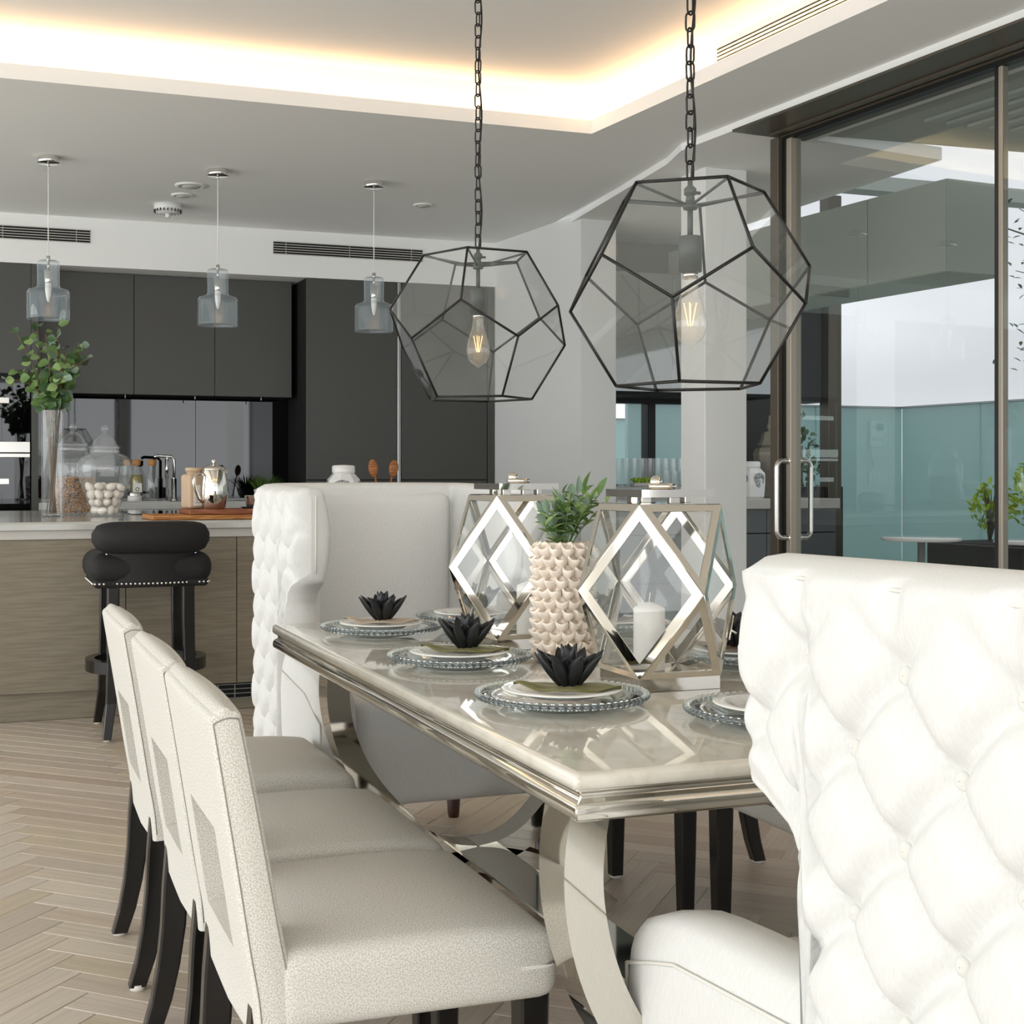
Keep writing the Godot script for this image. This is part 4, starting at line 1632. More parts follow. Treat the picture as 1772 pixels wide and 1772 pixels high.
func make_armchair(label: String, ky: float) -> Node3D:
	# built with its front towards -z: z = -f
	var t := thing("armchair", label, "armchair", Vector3.ZERO, 0.0, "tufted wing armchairs at the table ends")
	var N := 190
	var K := 96
	var thick := 0.085
	var LEN := ar_length()
	var rows := []
	for i in N + 1:
		var u := float(i) / N
		var pl := ar_plan(u)
		var p: Vector2 = pl[0]
		var n: Vector2 = pl[1]
		var yb := ar_bottom(p.y)
		var yt := 1.045 + 0.008 * sin(PI * u)
		var dist := minf(u, 1.0 - u) * LEN
		var e := 1.0
		if dist < 0.035:
			var q := 1.0 - dist / 0.035
			e = sqrt(maxf(0.0, 1.0 - q * q))
		var row := PackedVector3Array()
		var sl := (u - 0.5) * LEN + AR_PHASE
		# outside from bottom to top
		var rr := 0.02
		var inset := (1.0 - e) * 0.02
		for k in K + 1:
			var v := float(k) / K
			var y := lerpf(yb + inset, yt - inset - 0.012, v)
			var o := tuft(sl, y) * e * clampf((y - yb) / 0.05, 0.15, 1.0) - (1.0 - e) * thick * 0.48
			var q := p + n * o
			row.append(Vector3(q.x, y * ky, -q.y))
		# over the top
		for k in 5:
			var a := PI * (k + 0.5) / 5.0
			var q := p - n * (thick * 0.5 * (1.0 - cos(a)) * e + (1.0 - e) * thick * 0.48)
			row.append(Vector3(q.x, (yt - inset - 0.012 + 0.016 * sin(a)) * ky, -q.y))
		# inside from top to bottom
		for k in 21:
			var v := 1.0 - k / 20.0
			var y := lerpf(yb + inset, yt - inset - 0.012, v)
			var pad := 0.02 * sin(PI * clampf(v, 0.0, 1.0))
			var q := p - n * ((thick + pad) * e + (1.0 - e) * thick * 0.52)
			row.append(Vector3(q.x, y * ky, -q.y))
		rows.append(row)
	var s := st_new()
	grid(s, rows, true, false, true, true, true)
	obj("back_shell", s, M.crinkle, t)
	# inner back cushion face, gently hollow
	s = st_new()
	var hollow := func(p: Vector3, hf: Vector3) -> Vector3:
		var u := p.x / hf.x
		if p.z < 0.0:
			p.z += 0.03 * (1.0 - u * u) - 0.035 * (1.0 - (p.y / hf.y) * (p.y / hf.y)) * (1.0 - u * u)
		return p
	rbox(s, Vector3(0, 0.755 * ky, -0.072), Vector3(0.272, 0.275 * ky, 0.05), 0.045, 8, hollow)
	obj("back_cushion", s, M.crinkle, t)
	# arms
	for sx in [-1.0, 1.0]:
		s = st_new()
		var ar := []
		var fs := [0.36, 0.40, 0.44, 0.50, 0.56, 0.62, 0.68, 0.74, 0.79, 0.83, 0.86, 0.88, 0.893, 0.90]
		for f in fs:
			var yt := 0.61
			var P := [[0.36, 0.625], [0.46, 0.603], [0.478, 0.598], [0.59, 0.591], [0.72, 0.583], [0.79, 0.574], [0.83, 0.563], [0.86, 0.55], [0.885, 0.528], [0.90, 0.50]]
			for i in P.size() - 1:
				if f >= P[i][0] and f <= P[i + 1][0]:
					yt = lerpf(P[i][1], P[i + 1][1], (f - P[i][0]) / (P[i + 1][0] - P[i][0]))
			var e := 1.0
			if f > 0.86:
				var q: float = (f - 0.86) / 0.04
				e = sqrt(maxf(0.0, 1.0 - q * q * 0.8))
			var w := 0.058
			var xc: float = sx * (AR_HALF - 0.045)
			var r := PackedVector3Array()
			for c in 24:
				var a := TAU * c / 24.0
				var cx := signf(cos(a)) * pow(absf(cos(a)), 0.35)
				var cy := signf(sin(a)) * pow(absf(sin(a)), 0.6)
				var yy := lerpf(0.21, yt, (cy + 1.0) * 0.5)
				var ww: float = w * (0.86 + 0.14 * clampf((yy - 0.3) / 0.2, 0.0, 1.0)) * (0.55 + 0.45 * e)
				r.append(Vector3(xc + cx * ww, yy * ky, -f))
			ar.append(r)
		grid(s, ar, true, false, true, true, true)
		obj("arm", s, M.crinkle, t)
		s = st_new()
		var path := []
		for f in [0.47, 0.53, 0.6, 0.68, 0.75, 0.81, 0.855, 0.878]:
			var P: float = 0.598 - 0.08 * (f - 0.478) - maxf(0.0, f - 0.76) * 0.25
			path.append(Vector3(sx * (AR_HALF + 0.0118), (P - 0.052) * ky, -f))
		path.append(Vector3(sx * (AR_HALF + 0.004), 0.47 * ky, -0.893))
		path.append(Vector3(sx * (AR_HALF - 0.002), 0.3 * ky, -0.896))
		tube(s, path, 0.0026, 6)
		obj("piping", s, M.piping, t)
	# piping round the top edge
	s = st_new()
	var path := []
	for i in range(4, N - 3):
		var pl := ar_plan(float(i) / N)
		var q: Vector2 = pl[0] + pl[1] * 0.0035
		path.append(Vector3(q.x, 1.028 * ky, -q.y))
	tube(s, path, 0.0024, 6)
	for sx in [-1.0, 1.0]:
		var fp := []
		for y in [0.82, 0.88, 0.94, 1.0, 1.025]:
			fp.append(Vector3(sx * (AR_HALF - 0.055), y * ky, -0.611))
		tube(s, fp, 0.0024, 6)
	obj("piping", s, M.piping, t)
	# buttons
	var bs := st_new()
	lathe(bs, [Vector2(0.0005, 0.007), Vector2(0.005, 0.0066), Vector2(0.009, 0.0045), Vector2(0.0108, 0.0), Vector2(0.0005, -0.002)], 16)
	var bm := mesh_of(bs)
	for bi in 9:
		var y := 0.945 - bi * TUFT_B
		if y < 0.28:
			continue
		for k in range(-6, 7):
			var sl := (k + (0.5 if bi % 2 == 1 else 0.0)) * TUFT_A
			var u := (sl - AR_PHASE) / LEN + 0.5
			if u < 0.03 or u > 0.97:
				continue
			var pl := ar_plan(u)
			var p: Vector2 = pl[0]
			if y < ar_bottom(p.y) + 0.05:
				continue
			var q: Vector2 = p + pl[1] * (tuft(sl, y) + 0.001)
			put_mesh("button", bm, M.button, t, Transform3D(look_basis(Vector3(pl[1].x, 0, -pl[1].y), Vector3.UP), Vector3(q.x, y * ky, -q.y)))
	# seat
	s = st_new()
	rbox(s, Vector3(0, 0.375 * ky, -0.465), Vector3(0.268, 0.135 * ky, 0.39), 0.04, 7, null)
	obj("seat", s, M.crinkle, t)
	for sx in [-1.0, 1.0]:
		for f in [0.07, 0.82]:
			s = st_new()
			lathe(s, [Vector2(0.0005, 0.0045), Vector2(0.017, 0.0045), Vector2(0.02, 0.02), Vector2(0.03, 0.215), Vector2(0.0005, 0.215)], 16, Vector3(sx * 0.29, 0, -f))
			obj("foot", s, M.foot_wood, t)
	return t

const AR_PHASE := 0.015

func build_armchairs() -> void:
	var a := make_armchair("white tufted wing armchair close by at the right, seen from its buttoned side", 1.0)
	a.position = Vector3(1.205, 0, -0.752)
	var b := make_armchair("white wing armchair at the far end of the table, its smooth inside facing us", 1.052)
	b.position = Vector3(1.215, 0, -4.29)
	b.rotation.y = PI

# ---------------------------------------------------------------- bar stool
func build_stool() -> void:
	var t := thing("bar_stool", "black upholstered bar stool with silver nailheads in front of the island", "stool", Vector3(0.735, 0, -6.13))
	# local: z towards the camera is the stool's back
	var s := st_new()
	var roll := []
	for i in 25:
		var v := -1.0 + 2.0 * i / 24.0
		var r := 0.052 * pow(maxf(1.0 - pow(absf(v), 6.0), 0.0), 0.5) + 0.006
		var zc := 0.235 - 0.05 * v * v
		var row := PackedVector3Array()
		for k in 18:
			var a := TAU * k / 18
			row.append(Vector3(v * 0.25, 0.868 + sin(a) * (r + 0.012), zc + cos(a) * r))
		roll.append(row)
	grid(s, roll, true, false, true, true, true)
	obj("backrest", s, M.black_cloth, t)
	s = st_new()
	var bendb := func(p: Vector3, hf: Vector3) -> Vector3:
		return Vector3(p.x, p.y, p.z - 0.05 * pow(p.x / hf.x, 2.0))
	rbox(s, Vector3(0, 0.74, 0.222), Vector3(0.195, 0.085, 0.024), 0.015, 10, bendb)
	obj("back_panel", s, M.black_cloth, t)
	s = st_new()
	var soft := func(p: Vector3, hf: Vector3) -> Vector3:
		var k := 1.0 + 0.04 * (1.0 - pow(p.y / hf.y, 2.0))
		return Vector3(p.x * k, p.y, p.z * k)
	rbox(s, Vector3(0, 0.735, 0.0), Vector3(0.25, 0.07, 0.225), 0.055, 8, soft)
	obj("seat", s, M.black_cloth, t)
	s = st_new()
	rbox(s, Vector3(0, 0.672, 0.0), Vector3(0.243, 0.02, 0.218), 0.018, 6)
	obj("seat_rail", s, M.black_cloth, t)
	var nail := st_new()
	ball(nail, Vector3.ZERO, Vector3(0.0055, 0.0055, 0.0035), 8, 5)
	var nm := mesh_of(nail)
	var spots := []
	for k in 20:
		var v := -1.0 + 2.0 * k / 19.0
		spots.append(Vector3(v * 0.188, 0.818, 0.248 - 0.05 * v * v * 0.93))
	for k in range(1, 7):
		for v in [-1.0, 1.0]:
			spots.append(Vector3(v * 0.188, 0.818 - 0.021 * k, 0.2))
	for k in 27:
		var v := -1.0 + 2.0 * k / 26.0
		var x := v * 0.238
		spots.append(Vector3(x, 0.672, 0.219 + 0.0 * v + 0.002 if absf(x) > 0.2 else 0.249 - 0.048 * pow(x / 0.195, 2.0)))
	for k in 8:
		for v in [-1.0, 1.0]:
			spots.append(Vector3(v * 0.246, 0.672, 0.20 - 0.05 * k))
	for p in spots:
		put_mesh("nailhead", nm, M.chrome, t, Transform3D(Basis(), p))
	# splayed fluted legs
	for sx in [-1.0, 1.0]:
		for sz in [-1.0, 1.0]:
			s = st_new()
			var rows := []
			for p in [[0.185, 0.17, 0.68, 0.05], [0.186, 0.172, 0.5, 0.05], [0.19, 0.178, 0.33, 0.047], [0.198, 0.19, 0.16, 0.043], [0.222, 0.222, 0.012, 0.036]]:
				var r := PackedVector3Array()
				for c in [[-1, -1], [1, -1], [1, 1], [-1, 1]]:
					r.append(Vector3(sx * p[0] * 0.86 + c[0] * p[3] * 0.5, p[2], sz * p[1] + c[1] * p[3] * 0.5))
				rows.append(r)
			square_loft(s, rows)
			obj("leg", s, M.black_wood, t)
			s = st_new()
			lathe(s, [Vector2(0.001, 0.0), Vector2(0.014, 0.0), Vector2(0.014, 0.012), Vector2(0.001, 0.012)], 12, Vector3(sx * 0.191, 0.0045, sz * 0.222))
			obj("glide", s, M.felt, t)
	s = st_new()
	var rows := []
	for k in 40:
		var a := TAU * k / 40
		var r := PackedVector3Array()
		for c in [[0.222, -0.026], [0.262, -0.026], [0.262, 0.026], [0.222, 0.026]]:
			r.append(Vector3(cos(a) * c[0], 0.305 + c[1], sin(a) * c[0] * 0.96))
		rows.append(r)
	grid(s, rows, true, true, false)
	obj("foot_ring", s, M.black_wood, t)

# ---------------------------------------------------------------- dodecahedron pendants
func strut_mesh(L: float, r: float) -> ArrayMesh:
	var s := st_new()
	tube(s, [Vector3(0, -L * 0.5, 0), Vector3(0, L * 0.5, 0)], r, 8)
	return mesh_of(s)

func link_mesh() -> ArrayMesh:
	var s := st_new()
	var path := []
	for k in 20:
		var a := TAU * k / 20
		path.append(Vector3(cos(a) * 0.0085, signf(sin(a)) * 0.008 + sin(a) * 0.0095, 0))
	tube(s, path, 0.0019, 7, true)
	return mesh_of(s)

func build_pendants() -> void:
	pendant(Vector3(1.19, 1.4653, -2.0978), 0.1533, -0.0229, "clear glass dodecahedron pendant lamp with black frame, the larger one nearer the camera", 0)
	pendant(Vector3(1.19, 1.505, -3.1547), 0.1597, 0.7106, "clear glass dodecahedron pendant lamp with black frame, hanging over the far end of the table", 1)

func pendant(c: Vector3, a: float, th: float, label: String, which: int) -> void:
	var t := thing("pendant_lamp", label, "pendant lamp", c, 0.0, "glass dodecahedron pendants over the table")
	var R := []
	for e in [[0.8507, 1.1135, 0.0], [1.3764, 0.2629, 0.0], [1.3764, -0.2629, PI / 5], [0.8507, -1.1135, PI / 5]]:
		var ring := []
		for k in 5:
			var an: float = th + e[2] + TAU * k / 5
			ring.append(Vector3(e[0] * a * sin(an), e[1] * a, e[0] * a * cos(an)))
		R.append(ring)
	var edges := []
	for k in 5:
		var n := (k + 1) % 5
		edges.append([R[0][k], R[0][n]])
		edges.append([R[0][k], R[1][k]])
		edges.append([R[1][k], R[2][k]])
		edges.append([R[2][k], R[1][n]])
		edges.append([R[2][k], R[3][k]])
		edges.append([R[3][k], R[3][n]])
	var sm := strut_mesh(a, 0.0029)
	for e in edges:
		var d: Vector3 = e[1] - e[0]
		put_mesh("strut", sm, M.black_metal, t, Transform3D(look_basis(d, Vector3(0.2, 0.1, 1.0)), (e[0] + e[1]) * 0.5))
	# panes: five upper, five lower
	for k in 5:
		var n := (k + 1) % 5
		for f in [[R[0][k], R[0][n], R[1][n], R[2][k], R[1][k]], [R[3][k], R[3][n], R[2][n], R[1][n], R[2][k]]]:
			var mid := Vector3.ZERO
			for p in f:
				mid += p
			mid /= 5.0
			var s := st_new()
			var q := PackedVector3Array()
			for i in 5:
				var A: Vector3 = mid.lerp(f[i], 0.985)
				var B: Vector3 = mid.lerp(f[(i + 1) % 5], 0.985)
				q.append(mid); q.append(A); q.append(B)
			put(s, q, false, false)
			obj("pane", s, M.smoked_pane, t)
	# hub, arms, rod, lamp holder
	var hub := Vector3(0, 0.95 * a, 0)
	var s := st_new()
	lathe(s, [Vector2(0.001, -0.006), Vector2(0.012, -0.006), Vector2(0.014, 0.0), Vector2(0.009, 0.006), Vector2(0.007, 0.018), Vector2(0.011, 0.02), Vector2(0.011, 0.03), Vector2(0.005, 0.036), Vector2(0.004, 0.05), Vector2(0.001, 0.05)], 18, hub)
	tube(s, [hub + Vector3(0.008, 0.024, 0), hub + Vector3(0.02, 0.024, 0)], 0.003, 8)
	obj("hub", s, M.grey_metal, t)
	for k in 5:
		s = st_new()
		tube(s, [hub, R[0][k] * 0.985], 0.0026, 8)
		obj("arm", s, M.grey_metal, t)
	s = st_new()
	var ytop := 0.60 * a
	tube(s, [hub, Vector3(0, ytop - 0.002, 0)], 0.0052, 12)
	obj("rod", s, M.grey_metal, t)
	s = st_new()
	var hl := 0.062
	lathe(s, [Vector2(0.001, ytop), Vector2(0.0195, ytop), Vector2(0.0205, ytop - 0.002), Vector2(0.0205, ytop - hl), Vector2(0.001, ytop - hl)], 28)
	obj("lamp_holder", s, M.grey_metal, t)
	var yb := ytop - hl
	s = st_new()
	lathe(s, [Vector2(0.001, yb), Vector2(0.0135, yb), Vector2(0.0138, yb - 0.012), Vector2(0.001, yb - 0.012)], 24)
	obj("bulb_cap", s, M.nickel, t)
	# squirrel-cage bulb
	s = st_new()
	lathe(s, [Vector2(0.0128, yb - 0.010), Vector2(0.0132, yb - 0.022), Vector2(0.0165, yb - 0.040), Vector2(0.0235, yb - 0.062), Vector2(0.0282, yb - 0.082), Vector2(0.029, yb - 0.094), Vector2(0.0262, yb - 0.109), Vector2(0.0190, yb - 0.121), Vector2(0.0095, yb - 0.127), Vector2(0.0042, yb - 0.130), Vector2(0.0028, yb - 0.134), Vector2(0.0005, yb - 0.1355)], 28)
	obj("bulb", s, M.bulb_glass, t)
	s = st_new()
	tube(s, [Vector3(0, yb - 0.012, 0), Vector3(0, yb - 0.045, 0)], 0.0035, 8)
	obj("bulb_stem", s, M.clear_glass, t)
	for k in 4:
		var an := TAU * k / 4 + 0.6
		s = st_new()
		tube(s, [Vector3(cos(an) * 0.011, yb - 0.055, sin(an) * 0.011), Vector3(cos(an) * 0.0035, yb - 0.095, sin(an) * 0.0035)], 0.0009, 6)
		obj("filament", s, M.filament, t)
	var l := OmniLight3D.new()
	l.name = "bulb_light"
	l.light_energy = 0.0004
	l.light_color = h("ffc68a")
	l.light_size = 0.02
	l.omni_range = 8.0
	l.shadow_enabled = true
	l.position = Vector3(0, yb - 0.075, 0)
	t.add_child(l)
	# chain and its flex, up into the tray
	var lk := link_mesh()
	var y := hub.y + 0.062
	var n := 0
	var top := 3.105 - c.y
	while y < top:
		put_mesh("chain_link", lk, M.black_metal, t, Transform3D(Basis(Vector3.UP, (PI / 2 if n % 2 else 0.0) + 0.35 + 0.25 * sin(n * 0.9)), Vector3(0, y, 0)))
		y += 0.0292
		n += 1
	s = st_new()
	var path := []
	var yy := hub.y + 0.03
	while yy < top:
		var w := yy * 26.0
		path.append(Vector3(0.0055 + 0.004 * sin(w), yy, 0.004 * cos(w)))
		yy += 0.018
	tube(s, path, 0.0024, 6)
	obj("flex", s, M.black_metal, t)
	s = st_new()
	lathe(s, [Vector2(0.001, top + 0.006), Vector2(0.06, top + 0.006), Vector2(0.058, top - 0.01), Vector2(0.02, top - 0.024), Vector2(0.001, top - 0.024)], 24)
	obj("ceiling_rose", s, M.black_metal, t)

# ---------------------------------------------------------------- glass pendants over the island
func build_glass_pendants() -> void:
	var names := ["smoky blue glass pendant lamp, left of three, above the eucalyptus", "smoky blue glass pendant lamp, middle of three over the island", "smoky blue glass pendant lamp, right of three, beside the tall cupboards"]
	var first: Node3D = null
	for k in 3:
		var p := Vector3(0.403 + 0.928 * k, CEIL, -7.745)
		if k == 0:
			first = glass_pendant(p, names[0])
		else:
			dup(first, p, 0.0, names[k])

func glass_pendant(p: Vector3, label: String) -> Node3D:
	var t := thing("glass_pendant", label, "pendant lamp", p, 0.0, "three glass pendants over the island")
	var s := st_new()
	lathe(s, [Vector2(0.001, 0.0), Vector2(0.061, 0.0), Vector2(0.061, -0.034), Vector2(0.058, -0.037), Vector2(0.001, -0.037)], 32)
	obj("ceiling_rose", s, M.chrome, t)
	s = st_new()
	lathe(s, [Vector2(0.001, -0.037), Vector2(0.007, -0.037), Vector2(0.007, -0.055), Vector2(0.001, -0.055)], 12)
	obj("cord_grip", s, M.chrome, t)
	s = st_new()
	tube(s, [Vector3(0, -0.05, 0), Vector3(0, -0.555, 0)], 0.0028, 8)
	obj("cord", s, M.porcelain, t)
	s = st_new()
	lathe(s, [Vector2(0.001, -0.545), Vector2(0.011, -0.545), Vector2(0.011, -0.575), Vector2(0.006, -0.58), Vector2(0.006, -0.62), Vector2(0.001, -0.62)], 16)
	obj("shade_cap", s, M.chrome, t)
	# ribbed shade
	s = st_new()
	var prof := [Vector2(0.012, -0.572), Vector2(0.05, -0.572), Vector2(0.058, -0.576), Vector2(0.0595, -0.585), Vector2(0.0595, -0.705), Vector2(0.064, -0.718), Vector2(0.08, -0.724), Vector2(0.105, -0.732), Vector2(0.1135, -0.745)]
	for k in 30:
		prof.append(Vector2(0.1148 + (0.0012 if k % 2 else -0.0006), -0.75 - k * 0.0046))
	prof.append(Vector2(0.1148, -0.893))
	prof.append(Vector2(0.1125, -0.8935))
	lathe(s, prof, 40)
	obj("shade", s, M.blue_glass, t)
	s = st_new()
	lathe(s, [Vector2(0.001, -0.62), Vector2(0.021, -0.62), Vector2(0.021, -0.69), Vector2(0.019, -0.694), Vector2(0.001, -0.694)], 24)
	obj("lamp_holder", s, M.chrome, t)
	s = st_new()
	lathe(s, [Vector2(0.0175, -0.694), Vector2(0.0185, -0.72), Vector2(0.016, -0.75), Vector2(0.009, -0.785), Vector2(0.0005, -0.80)], 20)
	obj("bulb", s, M.porcelain, t)
	return t

# ---------------------------------------------------------------- lanterns and vase on the table
func plate_frame(s: SurfaceTool, poly: Array, w: float, n: Vector3, th: float) -> void:
	# a flat ring that follows the polygon's edges, w wide, raised by th along n
	var m := poly.size()
	var inner := []
	for i in m:
		var p: Vector3 = poly[i]
		var a: Vector3 = (poly[(i + m - 1) % m] - p).normalized()
		var b: Vector3 = (poly[(i + 1) % m] - p).normalized()
		var half := acos(clampf(a.dot(b), -1, 1)) * 0.5
		inner.append(p + (a + b).normalized() * w / sin(half))
	var rows := []
	for i in m:
		rows.append(PackedVector3Array([poly[i], inner[i], inner[i] + n * th, poly[i] + n * th]))
	var t := PackedVector3Array()
	for i in m:
		var r0: PackedVector3Array = rows[i]
		var r1: PackedVector3Array = rows[(i + 1) % m]
		for k in 4:
			quad(t, r0[k], r0[(k + 1) % 4], r1[(k + 1) % 4], r1[k])
	put(s, t, false)

func lantern(p: Vector3, R: float, H: float, turn: float, label: String) -> void:
	# p is on the table; the cuboctahedron starts above a low square base
	var t := thing("lantern", label, "lantern", p, 0.0, "polished steel lanterns on the table")
	var y0 := 0.0245
	var at := func(a: float, b: float, y: float) -> Vector3:
		return Vector3(a * cos(turn) - b * sin(turn), y, a * sin(turn) + b * cos(turn))
	var T := [at.call(R, 0, y0 + 2 * H), at.call(0, R, y0 + 2 * H), at.call(-R, 0, y0 + 2 * H), at.call(0, -R, y0 + 2 * H)]
	var Mi := [at.call(R, R, y0 + H), at.call(-R, R, y0 + H), at.call(-R, -R, y0 + H), at.call(R, -R, y0 + H)]
	var B := [at.call(R, 0, y0), at.call(0, R, y0), at.call(-R, 0, y0), at.call(0, -R, y0)]
	var mid := Vector3(0, y0 + H, 0)
	var faces := []
	for k in 4:
		faces.append([[T[k], Mi[k], B[k], Mi[(k + 3) % 4]], 0.0155])
		faces.append([[T[k], T[(k + 1) % 4], Mi[k]], 0.0125])
		faces.append([[B[k], Mi[k], B[(k + 1) % 4]], 0.0125])
	for f in faces:
		var poly: Array = f[0]
		var c := Vector3.ZERO
		for q in poly:
			c += q
		c /= poly.size()
		var n: Vector3 = (poly[1] - poly[0]).cross(poly[2] - poly[0]).normalized()
		if n.dot(c - mid) < 0:
			n = -n
		var s := st_new()
		plate_frame(s, poly, f[1], n, 0.0022)
		obj("frame", s, M.nickel, t)
		s = st_new()
		var q := PackedVector3Array()
		for i in range(1, poly.size() - 1):
			q.append(c.lerp(poly[0], 0.97)); q.append(c.lerp(poly[i], 0.97)); q.append(c.lerp(poly[i + 1], 0.97))
		put(s, q, false, false)
		obj("pane", s, M.lantern_glass, t)
	# bright rods along the edges
	for k in 4:
		for e in [[T[k], Mi[k]], [T[k], Mi[(k + 3) % 4]], [B[k], Mi[k]], [B[k], Mi[(k + 3) % 4]], [T[k], T[(k + 1) % 4]]]:
			var s := st_new()
			tube(s, [e[0], e[1]], 0.0021, 6)
			obj("edge_rod", s, M.nickel, t)
	var sq := PackedVector2Array()
	for k in 4:
		sq.append(Vector2(B[k].x, B[k].z) * 1.0)
	var s := st_new()
	prism(s, sq, 0.0008, y0)
	obj("base", s, M.nickel, t)
	# top: corner plate, blocks, lid, knob and ring
	s = st_new()
	var tq := PackedVector2Array()
	for k in 4:
		tq.append(Vector2(T[k].x, T[k].z) * 0.97)
	prism(s, tq, y0 + 2 * H - 0.001, y0 + 2 * H + 0.003)
	obj("top_plate", s, M.nickel, t)
	for k in 4:
		s = st_new()
		var c2: Vector3 = (T[k] + T[(k + 1) % 4]) * 0.34
		box(s, Vector3(0, 0, 0), Vector3(0.02, 0.011, 0.012), 0.001, Transform3D(Basis(Vector3.UP, -turn + PI / 4 + PI / 2 * k), Vector3(c2.x, y0 + 2 * H + 0.0085, c2.z)))
		obj("spacer", s, M.nickel, t)
	s = st_new()
	var lq := PackedVector2Array()
	for k in 4:
		lq.append(Vector2(T[k].x, T[k].z) * 0.90)
	var yl := y0 + 2 * H + 0.014
	prism(s, lq, yl, yl + 0.0135)
	obj("lid", s, M.nickel, t)
	s = st_new()
	torus(s, Vector3(0.006, yl + 0.0185, 0), 0.021, 0.0058, 28, 10)
	obj("lid_ring", s, M.nickel, t)
	s = st_new()
	ball(s, Vector3(-0.008, yl + 0.0265, 0.004), Vector3.ONE * 0.0118, 18, 12)
	obj("lid_knob", s, M.nickel, t)
	# door catch on the lower right edge of the front
	s = st_new()
	var f0: Vector3 = Mi[0].lerp(B[1], 0.35)
	var f1: Vector3 = Mi[0].lerp(B[1], 0.62)
	var dirn := (f1 - f0).normalized()
	var outn := Vector3(f0.x, 0, f0.z).normalized()
	tube(s, [f0 + outn * 0.006, f1 + outn * 0.006], 0.0018, 6)
	tube(s, [f0.lerp(f1, 0.6) + outn * 0.006, f0.lerp(f1, 0.6) + outn * 0.016 + Vector3(0, -0.006, 0)], 0.002, 6)
	obj("catch", s, M.nickel, t)

func candle(p: Vector3, r: float, hgt: float, label: String) -> void:
	var t := thing("candle", label, "candle", p, 0.0, "white pillar candles in the lanterns")
	var s := st_new()
	lathe(s, [Vector2(0.0005, 0.0), Vector2(r * 0.98, 0.0), Vector2(r, 0.003), Vector2(r, hgt - 0.012), Vector2(r * 0.95, hgt - 0.009), Vector2(0.006, hgt), Vector2(0.0005, hgt)], 32)
	obj("wax", s, M.wax, t)
	s = st_new()
	tube(s, [Vector3(0, hgt - 0.002, 0), Vector3(0.0006, hgt + 0.008, 0), Vector3(0.0022, hgt + 0.018, 0)], 0.0011, 6)
	obj("wick", s, M.wick, t)

